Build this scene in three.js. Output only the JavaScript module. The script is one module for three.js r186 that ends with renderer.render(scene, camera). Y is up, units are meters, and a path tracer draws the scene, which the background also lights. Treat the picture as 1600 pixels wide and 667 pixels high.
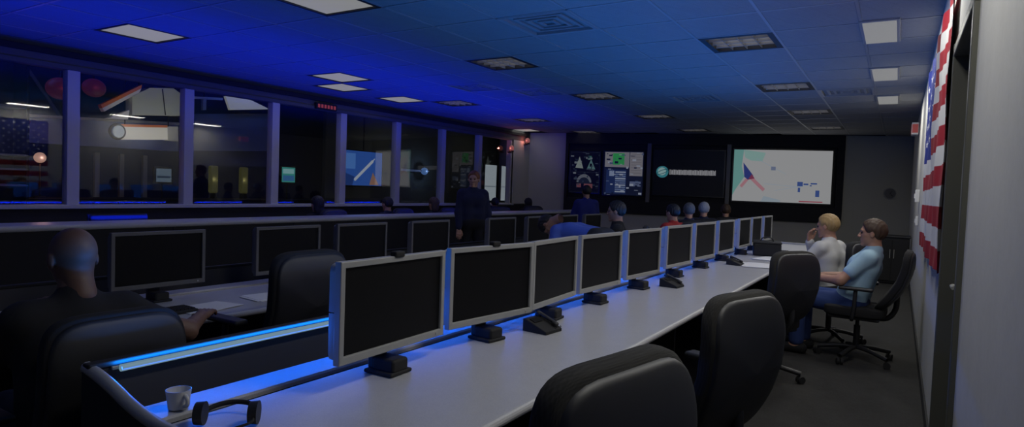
import * as THREE from 'three';
import { RoundedBoxGeometry } from 'three/addons/geometries/RoundedBoxGeometry.js';
import { mergeGeometries } from 'three/addons/utils/BufferGeometryUtils.js';
import { edgeTable, triTable } from 'three/addons/objects/MarchingCubes.js';
import { RectAreaLightUniformsLib } from 'three/addons/lights/RectAreaLightUniformsLib.js';
RectAreaLightUniformsLib.init();

// ------------------------------------------------------------ camera, exposure, light levels
const scene = new THREE.Scene();
scene.background = new THREE.Color(0x000000);
const camera = new THREE.PerspectiveCamera(2 * Math.atan(333.5 / 979.4) * 180 / Math.PI, 1600 / 667, 0.05, 80);
camera.position.set(0, 1.42, 0);
camera.rotation.order = 'YXZ';
camera.rotation.set(-0.0414, 0.5521, 0.0366);
scene.add(camera);
const renderer = new THREE.WebGLRenderer({ antialias: true });
renderer.toneMapping = THREE.LinearToneMapping;
renderer.toneMappingExposure = 1.0;
renderer.shadowMap.enabled = true;

const LIGHT = {
  aislePanel: 24,          // white panels along the right wall
  lens: 2.2,               // prismatic panels on the left
  louvre: 0.65,             // dim parabolic fittings
  ledFront: [0.3, 26, 120],   // blue strip behind the near console
  ledRear: [0.1, 3.4, 170],    // unseen deep blue strip behind the rear counter, lights the ceiling
};
const CEIL = 2.92, XR = 0.22, XL = -8.6;
const END_A = new THREE.Vector3(-8.6, 0, -14.76), END_B = new THREE.Vector3(0.22, 0, -17.01);
const END_ANGLE = Math.atan2(-(END_B.z - END_A.z), END_B.x - END_A.x);

// ------------------------------------------------------------ helpers
let seed = 7;
const rnd = () => { seed = (seed * 1664525 + 1013904223) >>> 0; return seed / 4294967296; };
const used = new Map();
function numbered(n) { const k = used.get(n) || 0; used.set(n, k + 1); return k ? `${n}_${String(k).padStart(3, '0')}` : n; }
function tag(o, label, category, group) { o.userData.label = label; o.userData.category = category; if (group) o.userData.group = group; return o; }
function thing(name, label, category, pos = [0, 0, 0], turn = 0, group) {
  const o = new THREE.Group(); o.name = numbered(name); o.position.set(...pos); o.rotation.y = turn; scene.add(o);
  return tag(o, label, category, group);
}
function part(name, geo, mat, parent, label) { const m = new THREE.Mesh(geo, mat); m.name = name; parent.add(m); if (label) m.userData.label = label; return m; }
function struct(name, geo, mat, parent = scene) { const m = new THREE.Mesh(geo, mat); m.name = name; if (parent === scene) m.userData.kind = 'structure'; parent.add(m); return m; }
function structGroup(name) { const g = new THREE.Group(); g.name = name; g.userData.kind = 'structure'; scene.add(g); return g; }
function copy(o, name, label, pos, turn, group) {
  const c = o.clone(); c.name = numbered(name); c.userData = { ...o.userData }; c.position.set(...pos); c.rotation.y = turn; scene.add(c);
  c.userData.label = label; if (group) c.userData.group = group; return c;
}
const box = (w, h, d, x = 0, y = 0, z = 0) => new THREE.BoxGeometry(w, h, d).translate(x, y, z);
const rbox = (w, h, d, r, x = 0, y = 0, z = 0, s = 2) => new RoundedBoxGeometry(w, h, d, s, Math.min(r, w / 2.01, h / 2.01, d / 2.01)).translate(x, y, z);
const cyl = (r0, r1, h, x = 0, y = 0, z = 0, n = 24) => new THREE.CylinderGeometry(r0, r1, h, n).translate(x, y, z);
const sph = (r, x = 0, y = 0, z = 0, n = 16) => new THREE.SphereGeometry(r, n, Math.max(8, n * 0.6 | 0)).translate(x, y, z);
const merge = list => mergeGeometries(list.map(g => { const q = g.index ? g.toNonIndexed() : g; for (const k of Object.keys(q.attributes)) if (!['position', 'normal', 'uv'].includes(k)) q.deleteAttribute(k); return q; }));
const tube = (pts, r, seg = 24, rad = 8) => new THREE.TubeGeometry(new THREE.CatmullRomCurve3(pts.map(p => new THREE.Vector3(...p))), seg, r, rad);
const bar = (a, b, r, n = 8) => { // round bar from a to b
  const A = new THREE.Vector3(...a), B = new THREE.Vector3(...b), d = B.clone().sub(A), g = new THREE.CylinderGeometry(r, r, d.length(), n);
  g.applyQuaternion(new THREE.Quaternion().setFromUnitVectors(new THREE.Vector3(0, 1, 0), d.clone().normalize())); return g.translate((A.x + B.x) / 2, (A.y + B.y) / 2, (A.z + B.z) / 2);
};
// extrude a profile given in (x, y) along z, from z0 down to z1
function profile(pts, z0, z1, bevel = 0) {
  const s = new THREE.Shape(pts.map(p => new THREE.Vector2(...p)));
  return new THREE.ExtrudeGeometry(s, { depth: Math.abs(z0 - z1) - 2 * bevel, bevelEnabled: bevel > 0, bevelSize: bevel, bevelThickness: bevel, bevelSegments: 2, bevelOffset: -bevel }).translate(0, 0, Math.min(z0, z1) + bevel);
}
// an outline in (z, y) on a wall facing +x, with thickness t along -x
function slabX(pts, x, t) {
  const s = new THREE.Shape(pts.map(([z, y]) => new THREE.Vector2(-z, y)));
  return new THREE.ExtrudeGeometry(s, { depth: t, bevelEnabled: false }).rotateY(Math.PI / 2).translate(x - t, 0, 0);
}
// superellipsoid cushion, exponents e1 (edge profile) and e2 (outline)
function cushion(w, h, t, e1, e2, bend, nu = 40, nv = 16) {
  const g = new THREE.SphereGeometry(1, nu, nv); g.rotateX(Math.PI / 2); const p = g.attributes.position, sp = (v, e) => Math.sign(v) * Math.pow(Math.abs(v), e);
  for (let i = 0; i < p.count; i++) {
    const x = p.getX(i), y = p.getY(i), z = p.getZ(i), r = Math.hypot(x, y), c = r > 1e-6 ? x / r : 0, s = r > 1e-6 ? y / r : 0;
    const rr = sp(r, e1); const q = new THREE.Vector3(w / 2 * rr * sp(c, e2), h / 2 * rr * sp(s, e2), t / 2 * sp(z, e1));
    if (bend) bend(q); p.setXYZ(i, q.x, q.y, q.z);
  }
  g.computeVertexNormals(); return g;
}

// ------------------------------------------------------------ textures and materials
function dataTex(n, fn, srgb = true, rep = 1) {
  const d = new Uint8Array(n * n * 4);
  for (let j = 0; j < n; j++) for (let i = 0; i < n; i++) { const c = fn(i / n, j / n, i, j); d.set([c[0], c[1], c[2], 255], (j * n + i) * 4); }
  const t = new THREE.DataTexture(d, n, n); t.magFilter = THREE.LinearFilter; t.minFilter = THREE.LinearMipmapLinearFilter; t.generateMipmaps = true; t.wrapS = t.wrapT = THREE.RepeatWrapping;
  if (srgb) t.colorSpace = THREE.SRGBColorSpace; t.repeat.set(rep, rep); t.needsUpdate = true; return t;
}
function grain(n, s) { // tiling value noise, 0..1, a few octaves
  let sd = s; const R = () => { sd = (sd * 1664525 + 1013904223) >>> 0; return sd / 4294967296; };
  const oct = [8, 32, 128].map(m => ({ m, v: Array.from({ length: m * m }, R) }));
  return (u, v) => { let a = 0, w = 0; oct.forEach(({ m, v: V }, k) => {
    const x = u * m, y = v * m, i = Math.floor(x), j = Math.floor(y), fx = x - i, fy = y - j, g = (p, q) => V[((q % m + m) % m) * m + ((p % m + m) % m)];
    const f = [0.35, 0.3, 0.35][k]; a += f * ((g(i, j) * (1 - fx) + g(i + 1, j) * fx) * (1 - fy) + (g(i, j + 1) * (1 - fx) + g(i + 1, j + 1) * fx) * fy); w += f; }); return a / w; };
}
const std = (c, rough = 0.6, metal = 0, extra = {}) => new THREE.MeshStandardMaterial({ color: new THREE.Color().setRGB(...c), roughness: rough, metalness: metal, ...extra });
const glow = (c, base = [0.02, 0.02, 0.02]) => new THREE.MeshStandardMaterial({ color: new THREE.Color().setRGB(...base), emissive: new THREE.Color().setRGB(...c), emissiveIntensity: 1, roughness: 0.5 });
const gA = grain(256, 11), gB = grain(256, 23), gC = grain(256, 37);
const mix = (c, a) => c.map(v => Math.max(0, Math.min(255, v + a)));
const texCarpet = dataTex(512, (u, v, i, j) => { const n = gA(u, v) * 0.4 + (Math.sin(i * 12.9898 + j * 78.233) * 43758.5453 % 1 + 1) % 1 * 0.6; return mix([48, 47, 45], (n - 0.5) * 40); });
const texWall = dataTex(256, (u, v) => mix([206, 205, 199], (gB(u, v) - 0.5) * 12));
const bumpWall = dataTex(256, (u, v) => { const n = 128 + (gC(u, v) - 0.5) * 120; return [n, n, n]; }, false);
const texTile = dataTex(256, (u, v, i, j) => { const h = (Math.sin(i * 41.3 + j * 17.7) * 9301.7 % 1 + 1) % 1; return mix([148, 148, 147], (gA(u, v) - 0.5) * 10 - (h > 0.93 ? 26 : 0)); });
const texLaminate = dataTex(512, (u, v, i, j) => { const h = (Math.sin(i * 12.71 + j * 93.9) * 7531.3 % 1 + 1) % 1; return mix([186, 186, 188], (gC(u, v) - 0.5) * 10 + (h - 0.5) * 16); });
const texFabric = dataTex(128, (u, v, i, j) => { const w = ((i >> 1) + (j >> 1)) % 2 ? 8 : -8; return mix([46, 45, 42], w * 0.6 + (gB(u, v) - 0.5) * 30); });
const bumpFabric = dataTex(128, (u, v, i, j) => { const w = ((i >> 1) + (j >> 1)) % 2 ? 200 : 60; return [w, w, w]; }, false);

const M = {
  wall: new THREE.MeshStandardMaterial({ map: texWall, bumpMap: bumpWall, bumpScale: 0.0008, roughness: 0.75 }),
  tile: new THREE.MeshStandardMaterial({ map: texTile, roughness: 0.9 }),
  tbar: std([0.34, 0.34, 0.34], 0.45, 0.1),
  slab: std([0.05, 0.05, 0.05], 0.9),
  carpet: new THREE.MeshStandardMaterial({ map: texCarpet, roughness: 1, bumpMap: texCarpet, bumpScale: 0.002 }),
  greyWall: std([0.6, 0.595, 0.51], 0.85, 0, { bumpMap: bumpWall, bumpScale: 0.0008 }),
  darkWall: std([0.012, 0.012, 0.016], 0.7),
  header: std([0.1, 0.1, 0.095], 0.8),
  black: std([0.012, 0.012, 0.013], 0.8),
  blackGloss: std([0.008, 0.008, 0.009], 0.25),
  blackFabric: std([0.014, 0.014, 0.015], 0.95, 0, { bumpMap: bumpFabric, bumpScale: 0.0006 }),
  chairFabric: new THREE.MeshStandardMaterial({ map: texFabric, bumpMap: bumpFabric, bumpScale: 0.0008, roughness: 0.95 }),
  chairPlastic: std([0.018, 0.018, 0.02], 0.5),
  laminate: new THREE.MeshStandardMaterial({ map: texLaminate, roughness: 0.32 }),
  panel: std([0.045, 0.045, 0.05], 0.6),
  edge: std([0.2, 0.2, 0.2], 0.4),
  silver: std([0.42, 0.42, 0.4], 0.4, 0.35),
  bezel: std([0.36, 0.36, 0.35], 0.45, 0.1),
  screenOff: new THREE.MeshPhysicalMaterial({ color: new THREE.Color().setRGB(0.005, 0.005, 0.0055), roughness: 0.5, specularIntensity: 0.35 }),
  frame: std([0.52, 0.52, 0.5], 0.5),
  doorFrame: std([0.105, 0.105, 0.085], 0.45, 0.1),
  doorLeaf: std([0.17, 0.17, 0.15], 0.55),
  chrome: std([0.6, 0.6, 0.6], 0.2, 1),
  white: std([0.75, 0.75, 0.74], 0.6),
  paper: std([0.8, 0.8, 0.8], 0.8),
  ceramic: std([0.72, 0.71, 0.68], 0.3),
  glass: new THREE.MeshPhysicalMaterial({ color: 0xffffff, transmission: 1, thickness: 0, roughness: 0.02, ior: 1.5 }),
  red: std([0.45, 0.02, 0.03], 0.6),
};
function setRep(t, x, y) { const c = t.clone(); c.repeat.set(x, y); c.needsUpdate = true; return c; }
// uv in metres for box-like structure geometry
function metreUV(g, scale = 1) {
  const q = g.index ? g.toNonIndexed() : g; q.computeVertexNormals(); const p = q.attributes.position, n = q.attributes.normal, uv = new Float32Array(p.count * 2);
  for (let i = 0; i < p.count; i++) { const ax = Math.abs(n.getX(i)), ay = Math.abs(n.getY(i)), az = Math.abs(n.getZ(i)); const u = ax > ay && ax > az ? p.getZ(i) : p.getX(i), v = ay > ax && ay > az ? p.getZ(i) : p.getY(i); uv[2 * i] = u / scale; uv[2 * i + 1] = v / scale; }
  q.setAttribute('uv', new THREE.BufferAttribute(uv, 2)); return q;
}
function rectLight(w, h, color, pos, look) {
  const c = new THREE.Color().setRGB(...color), k = Math.max(c.r, c.g, c.b); const l = new THREE.RectAreaLight(c.multiplyScalar(1 / k), k, w, h);
  l.position.set(...pos); l.lookAt(...look); return l;
}

// ------------------------------------------------------------ the room
struct('floor', metreUV(box(10.4, 0.1, 20, -4.0, -0.05, -7.6), 0.8), M.carpet);
// right wall with a door recess
const DZ0 = -2.95, DZ1 = -4.02, DH = 2.2;
const wr = structGroup('wall_right');
part('wall_panel', metreUV(box(0.16, CEIL, 1.6 - DZ0, XR + 0.08, CEIL / 2, (1.6 + DZ0) / 2)), M.wall, wr);
part('wall_panel', metreUV(box(0.16, CEIL, 17.2 + DZ1, XR + 0.08, CEIL / 2, (DZ1 - 17.2) / 2)), M.wall, wr);
part('wall_panel', metreUV(box(0.16, CEIL - DH, DZ0 - DZ1, XR + 0.08, (CEIL + DH) / 2, (DZ0 + DZ1) / 2)), M.wall, wr);
{
  const d = structGroup('door_1'); const fw = 0.05;
  part('door_leaf', rbox(0.045, DH - 0.05, DZ0 - DZ1 - 0.06, 0.004, XR + 0.09, (DH - 0.05) / 2 + 0.005, (DZ0 + DZ1) / 2), M.doorLeaf, d);
  for (const [z, s] of [[DZ0, 1], [DZ1, -1]]) part('door_jamb', rbox(0.19, DH + 0.05, fw, 0.006, XR + 0.075, (DH + 0.05) / 2, z + s * -0.005), M.doorFrame, d);
  part('door_head', rbox(0.19, fw, DZ0 - DZ1 + fw, 0.006, XR + 0.075, DH + 0.01, (DZ0 + DZ1) / 2), M.doorFrame, d);
  for (const y of [0.3, 1.05, 1.8]) part('hinge', cyl(0.008, 0.008, 0.1, XR + 0.062, y, DZ0 - 0.035, 10), M.silver, d);
  part('door_handle', merge([bar([XR + 0.068, 1.0, DZ1 + 0.12], [XR + 0.03, 1.0, DZ1 + 0.12], 0.01), bar([XR + 0.03, 1.0, DZ1 + 0.12], [XR + 0.03, 1.0, DZ1 + 0.22], 0.009)]), M.silver, d);
}
struct('baseboard_right', merge([box(0.012, 0.1, 17.0 + DZ1 - 0.04, XR - 0.006, 0.05, (DZ1 - 17.0 - 0.04) / 2), box(0.012, 0.1, 1.5 - DZ0 - 0.04, XR - 0.006, 0.05, (1.5 + DZ0 + 0.04) / 2)]), M.black);
// back wall behind the camera
struct('wall_back', metreUV(box(9.4, CEIL, 0.16, -4.1, CEIL / 2, 1.68)), M.wall);
// end wall, askew
{
  const g = structGroup('wall_end'); g.position.copy(END_A); g.rotation.y = END_ANGLE;   // local x runs along the wall
  part('wall_panel', metreUV(box(9.3, CEIL, 0.16, 4.55, CEIL / 2, -0.08)), M.greyWall, g);
  part('baseboard', box(9.1, 0.1, 0.012, 4.55, 0.05, 0.006), M.black, g);
}
// left window wall
const SILL = 1.0, HEAD = 2.66, MZ = [-0.82, -2.27, -3.71, -5.17, -6.62, -8.07, -9.53, -11.0, -12.42, -13.85];
{
  const g = structGroup('wall_left');
  part('wall_panel', metreUV(box(0.14, SILL - 0.03, 16.4, XL - 0.07, (SILL - 0.03) / 2, -6.6)), M.darkWall, g);
  part('window_header', metreUV(box(0.14, CEIL - HEAD, 16.4, XL - 0.07, (CEIL + HEAD) / 2, -6.6)), M.header, g);
  part('wall_panel', metreUV(box(0.14, HEAD - SILL, 0.95, XL - 0.07, (HEAD + SILL) / 2, -14.33)), M.greyWall, g);
  part('wall_panel', metreUV(box(0.14, HEAD - SILL, 2.4, XL - 0.07, (HEAD + SILL) / 2, 0.4)), M.greyWall, g);
  part('blind_track', rbox(0.05, 0.07, 14.6, 0.008, XL + 0.028, CEIL - 0.1, -7.3), M.black, g);
}
struct('trim_1', rbox(0.2, 0.05, 13.2, 0.01, XL - 0.02, SILL - 0.01, -7.3), M.frame);
struct('trim_2', rbox(0.16, 0.06, 13.2, 0.008, XL - 0.06, HEAD + 0.01, -7.3), M.header);
for (let k = 0; k < MZ.length; k++) {
  const w = structGroup(`window_${k + 1}`);
  part('mullion', rbox(0.13, HEAD - SILL, 0.14, 0.008, XL - 0.065, (HEAD + SILL) / 2, MZ[k]), M.frame, w);
  if (k < MZ.length - 1) part('pane', box(0.008, HEAD - SILL, MZ[k] - MZ[k + 1] - 0.14, XL - 0.07, (HEAD + SILL) / 2, (MZ[k] + MZ[k + 1]) / 2), M.glass, w);
}
// ceiling: slab, hung tiles on a T-bar grid of 0.6975 m
const P = 0.6975, CX0 = -1.4, CZ0 = -6.46;
const fittings = [];       // filled below: cells taken by lights
const cell = (x, z) => `${Math.round((x - CX0) / P)},${Math.round((z - CZ0) / P)}`;
const inRoom = (x, z) => { const t = (x - END_A.x) / (END_B.x - END_A.x), zw = END_A.z + t * (END_B.z - END_A.z); return z > zw + 0.12; };
const louvreAt = [], lensAt = [];
for (const i of [0, 4, 8]) for (let j = -2; j <= 3; j++) { const x = CX0 - i * P, z = CZ0 - j * 4 * P; if (z < 1.2 && (j > -2) && !(i === 0 && j < -1)) ((i === 4 && j === -1) || (i === 8 && (j === -1 || j === 0)) ? lensAt : louvreAt).push([x, z, i, j]); }
for (const [x, z] of [...louvreAt, ...lensAt]) fittings.push(cell(x, z));
for (const [a, b] of [[-9, 1], [-9, 3], [-10, 11]]) { lensAt.push([CX0 + a * P, CZ0 - b * P, 'edge', b]); fittings.push(`${a},${-b}`); }
const ventAt = [[-2, 2, 'above the near console, in the paler blue'], [-6, -2, 'near the left window lights'], [-5, -3, 'left of the middle row of lights'], [-2, -5, 'over the far half of the near console'], [1, -5, 'beside the right row of louvred lights']];
for (const [a, b] of ventAt) fittings.push(`${a},${b}`);
{
  const c = structGroup('ceiling');
  part('ceiling_slab', box(9.4, 0.1, 19.4, -4.1, CEIL + 0.17, -7.8), M.slab, c);
  const tg = metreUV(rbox(P - 0.022, 0.02, P - 0.022, 0.004, 0, 0, 0, 1), 0.7), rest = [];
  for (let a = -11; a <= 2; a++) for (let b = 12; b >= -15; b--) {
    const x = CX0 + a * P, z = CZ0 + b * P; if (fittings.includes(`${a},${b}`)) continue;
    if (x - P / 2 > XR + 0.05 || x + P / 2 < XL - 0.05 || z > 1.7 || !inRoom(x, z + 0.1)) continue;
    if (b > 6) { rest.push(tg.clone().translate(x, CEIL + 0.01, z)); continue; }
    const t = part('ceiling_tile', tg, M.tile, c); t.position.set(x, CEIL + 0.01 + (rnd() - 0.5) * 0.003, z);
  }
  if (rest.length) part('ceiling_tiles', merge(rest), M.tile, c).userData.kind = 'stuff';
  const bars = [];
  for (let a = -11; a <= 3; a++) { const x = CX0 + (a - 0.5) * P; if (x < XR && x > XL) bars.push(box(0.024, 0.03, 18.2, x, CEIL + 0.012, -7.4)); }
  for (let b = 12; b >= -15; b--) { const z = CZ0 + (b - 0.5) * P; if (z > -17) bars.push(box(8.8, 0.03, 0.024, -4.19, CEIL + 0.012, z)); }
  part('ceiling_grid', merge(bars), M.tbar, c);
}

// ------------------------------------------------------------ ceiling fittings
const M_lens = glow([0.21, 0.21, 0.2], [0.08, 0.08, 0.08]), M_aisle = glow([0.205, 0.205, 0.2], [0.08, 0.08, 0.08]), M_tubeGlow = glow([0.16, 0.15, 0.13], [0.4, 0.4, 0.4]);
const M_blade = std([0.3, 0.29, 0.27], 0.35, 0.4), M_housing = std([0.02, 0.02, 0.022], 0.6);
const rowName = { 0: 'right', 4: 'middle', 8: 'left' }, ord = ['first', 'second', 'third', 'fourth', 'fifth', 'sixth', 'seventh'];
function frameRing(o, i, h, y) { // square ring with a hole
  const s = new THREE.Shape([[-o, -o], [o, -o], [o, o], [-o, o]].map(p => new THREE.Vector2(...p))); s.holes.push(new THREE.Path([[-i, -i], [-i, i], [i, i], [i, -i]].map(p => new THREE.Vector2(...p))));
  return new THREE.ExtrudeGeometry(s, { depth: h, bevelEnabled: false }).rotateX(-Math.PI / 2).translate(0, y, 0);
}
const gRing = frameRing(P / 2 - 0.012, P / 2 - 0.065, 0.09, -0.005), gRingLens = frameRing(P / 2 - 0.012, P / 2 - 0.045, 0.03, -0.006);
const inFrameFirst = { 0: 0, 4: -1, 8: -1 };
for (const [x, z, i, j] of louvreAt) {
  const n = j - inFrameFirst[i];
  const lab = n < 0 ? `square louvred ceiling fitting of the ${rowName[i]} row, ${j === -2 ? 'above and behind the viewer' : 'overhead, just out of view'}` : `dim square louvred ceiling fitting, ${ord[n]} from the viewer in the ${rowName[i]} row`;
  const t = thing('louvre_light', lab, 'ceiling light', [x, CEIL, z], 0, 'louvred ceiling lights');
  part('frame', gRing, M_housing, t);
  part('reflector', box(P - 0.14, 0.004, P - 0.14, 0, 0.084, 0), M_tubeGlow, t);
  for (let k = -1; k <= 1; k++) part('louvre_blade', rbox(0.008, 0.062, P - 0.14, 0.003, k * 0.142, 0.03, 0, 1), M_blade, t);
  for (let k = -1; k <= 1; k++) part('louvre_blade', rbox(P - 0.14, 0.058, 0.006, 0.002, 0, 0.03, k * 0.142, 1), M_blade, t);
  const l = rectLight(P - 0.16, P - 0.16, [LIGHT.louvre, LIGHT.louvre * 0.96, LIGHT.louvre * 0.86], [0, 0.078, 0], [0, -1, 0]); t.add(l); l.lookAt(x, -5, z);
}
for (const [x, z, i, j] of lensAt) {
  const lab = i === 'edge' ? `bright ceiling panel beside the window wall, ${{ 1: 'nearest', 3: 'middle', 11: 'farthest' }[j]} of the three` : i === 4 ? 'large bright ceiling panel cut by the top edge of the photo' : j === -1 ? 'bright white ceiling panel at upper left, alone above the windows' : 'thin bright ceiling panel behind the paired window lights';
  const t = thing('ceiling_panel_light', lab, 'ceiling light', [x, CEIL, z], 0, 'bright lensed ceiling panels');
  part('frame', gRingLens, M_housing, t);
  part('diffuser', rbox(P - 0.1, 0.008, P - 0.1, 0.003, 0, 0.008, 0, 1), M_lens, t);
  const e = LIGHT.lens * (i === 'edge' ? 0.35 : 1), l = rectLight(P - 0.12, P - 0.12, [e, e, e * 0.96], [0, -0.004, 0], [0, -1, 0]); t.add(l); l.lookAt(x, -5, z);
}
const aisleZ = [-6.46, -8.62, -10.8, -4.3, -2.15];  // last two are out of view, placed to light the near wall
aisleZ.forEach((z, k) => {
  const lab = k < 3 ? `narrow bright ceiling panel along the right wall, ${['nearest', 'second', 'farthest'][k]} of the three seen` : `narrow ceiling panel along the right wall, ${['out of view overhead, lighting the near wall', 'out of view above the door, lighting the near wall'][k - 3]}`;
  const t = thing('aisle_panel_light', lab, 'ceiling light', [-0.22, CEIL, z], 0, 'bright panels over the aisle');
  part('frame', rbox(0.3, 0.02, 0.86, 0.005, 0, -0.004, 0, 1), M.tbar, t);
  part('diffuser', rbox(0.25, 0.012, 0.8, 0.004, 0, -0.012, 0, 1), M_aisle, t);
  const l = rectLight(0.24, 0.78, [LIGHT.aislePanel, LIGHT.aislePanel * 0.98, LIGHT.aislePanel * 0.9], [0, -0.022, 0], [0, -1, 0]); t.add(l); l.lookAt(-0.22, -5, z);
});
for (const [a, b, where] of ventAt) {
  const x = CX0 + a * P, z = CZ0 + b * P, t = thing('air_vent', `pale square ceiling air vent ${where}`, 'air vent', [x, CEIL, z], 0, 'ceiling air vents');
  part('vent_frame', gRingLens, M.tbar, t); part('backing', box(P - 0.1, 0.004, P - 0.1, 0, 0.022, 0), M.tile, t);
  for (const s of [0.24, 0.16, 0.08]) part('vent_ring', frameRing(s, s - 0.03, 0.012, 0.002), M.tbar, t);
}

// ------------------------------------------------------------ consoles
const roundEdge = (x0, x1, y0, y1, r) => { // profile with a rounded nose at x1 (front)
  const p = [[x0, y0], [x1 - r, y0]]; for (let k = 0; k <= 8; k++) { const a = -Math.PI / 2 + Math.PI * k / 8; p.push([x1 - r + r * Math.cos(a), (y0 + y1) / 2 + (y1 - y0) / 2 * Math.sin(a)]); } p.push([x0, y1]); return p;
};
function consoleDesk(label, xf, top, z0, z1) { // xf front edge, user side on +x
  const g = thing('console_desk', label, 'desk', [xf, 0, 0], 0, 'long console desks');
  part('worktop', metreUV(profile(roundEdge(-0.7, 0, top - 0.035, top, 0.02), z0 - 0.04, z1 + 0.03), 0.8), M.laminate, g);
  part('cable_slot', box(0.028, 0.02, z0 - z1 - 0.1, -0.714, top - 0.018, (z0 + z1) / 2), M.black, g);
  part('rear_ledge', metreUV(profile([[-0.86, top - 0.03], [-0.728, top - 0.03], [-0.728, top + 0.004], [-0.735, top + 0.01], [-0.86, top + 0.01]], z0 - 0.04, z1 + 0.03), 0.8), M.laminate, g);
  part('back_panel', box(0.03, top + 0.1 - 0.06, z0 - z1 - 0.06, -1.046, (top + 0.1 + 0.06) / 2, (z0 + z1) / 2), M.panel, g);
  part('back_cap', rbox(0.04, 0.02, z0 - z1, 0.006, -1.046, top + 0.106, (z0 + z1) / 2), M.black, g);
  part('trough', box(0.18, 0.015, z0 - z1 - 0.08, -0.95, top - 0.1, (z0 + z1) / 2), M.black, g);
  part('modesty_panel', box(0.02, top - 0.14, z0 - z1 - 0.1, -0.84, (top - 0.14) / 2 + 0.04, (z0 + z1) / 2), M.black, g);
  const side = [[-1.07, 0], [-0.3, 0], [-0.3, top - 0.15], [-0.12, top - 0.05], [-0.12, top + 0.004], [-0.6, top + 0.006], [-0.72, top + 0.015], [-0.82, top + 0.035], [-0.92, top + 0.065], [-1.0, top + 0.085], [-1.07, top + 0.098]];
  for (const z of [z0, z1 + 0.03]) {
    const e = part('end_panel', profile(side, z, z - 0.03, 0.004), M.black, g);
    part('edge_trim', tube([[-1.07, top + 0.1, z - 0.015], [-1.0, top + 0.088, z - 0.015], [-0.92, top + 0.068, z - 0.015], [-0.82, top + 0.038, z - 0.015], [-0.72, top + 0.018, z - 0.015], [-0.6, top + 0.01, z - 0.015], [-0.12, top + 0.008, z - 0.015]], 0.018, 40, 10), M.silver, e);
  }
  for (let z = z0 - 1.2; z > z1 + 0.5; z -= 1.8) part('support_panel', box(0.6, top - 0.1, 0.025, -0.5, (top - 0.1) / 2 + 0.0, z), M.black, g);
  return g;
}
const D1 = -0.96, D2 = -3.14;
consoleDesk('long grey console desk with blue light strip, nearest the right aisle', D1, 0.74, -0.9, -10.0);
consoleDesk('long dark console desk in the middle, in front of the bald person', D2, 0.66, -0.9, -9.4);
// rear counter that the people near the windows sit behind
{
  const g = thing('rear_counter', 'long black counter with pale top, below the windows', 'counter', [-6.2, 0, 0]);
  part('counter_top', metreUV(profile(roundEdge(-0.34, 0.03, 0.9, 0.955, 0.02), -0.6, -14.0), 0.8), M.laminate, g);
  for (let k = 0; k < 9; k++) part('front_panel', rbox(0.03, 0.87, 1.47, 0.004, 0, 0.475, -1.35 - k * 1.475, 1), M.black, g);
  part('kick_plate', box(0.03, 0.06, 13.3, -0.03, 0.03, -7.3), M.black, g);
  part('inner_desk', box(0.5, 0.03, 13.3, -0.42, 0.57, -7.3), M.laminate, g);
}
// blue strips
function lightStrip(label, x, y, z0, z1, led, seen, tilt, addedShield) {
  const g = thing('light_strip', label, 'light strip', [x, y, (z0 + z1) / 2], 0, 'blue light strips');
  const L = z0 - z1;
  part('channel', rbox(0.01, 0.012, L, 0.003, -0.014, 0, 0, 1), M.silver, g);
  part('tube', new THREE.CylinderGeometry(0.011, 0.011, L - 0.04, 12).rotateX(Math.PI / 2), glow(seen), g);
  if (addedShield) part('addedShield', rbox(0.006, addedShield + 0.02, L, 0.002, -0.034, addedShield / 2 - 0.004, 0, 1), M.black, g);  // added plate, keeps the blue light off the window wall
  const n = Math.round(L / 3.2);
  for (let k = 0; k < n; k++) {
    const zc = z0 - L * (k + 0.5) / n - (z0 + z1) / 2;
    const u = rectLight(L / n - 0.02, 0.022, led, [0, 0.013, zc], [0, 0, 0]); g.add(u); u.lookAt(x + tilt * 5, y + 5, zc + (z0 + z1) / 2);
    const f = rectLight(L / n - 0.02, 0.02, [0, led[1] * 0.3, led[2] * 0.5], [0.01, -0.005, zc], [0, 0, 0]); g.add(f); f.lookAt(x + 4, y + 2.6, zc + (z0 + z1) / 2);
  }
  return g;
}
lightStrip('bright blue-white light strip behind the near row of monitors', D1 - 1.008, 0.834, -0.96, -9.9, LIGHT.ledFront, [0.13, 0.22, 0.28], -0.4, 0);
lightStrip('deep blue light strip, unseen behind the rear counter, placed to light the ceiling', -6.585, 0.9, -0.8, -11.8, LIGHT.ledRear, [0.02, 0.05, 0.25], -0.1, 0.03);

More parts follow.
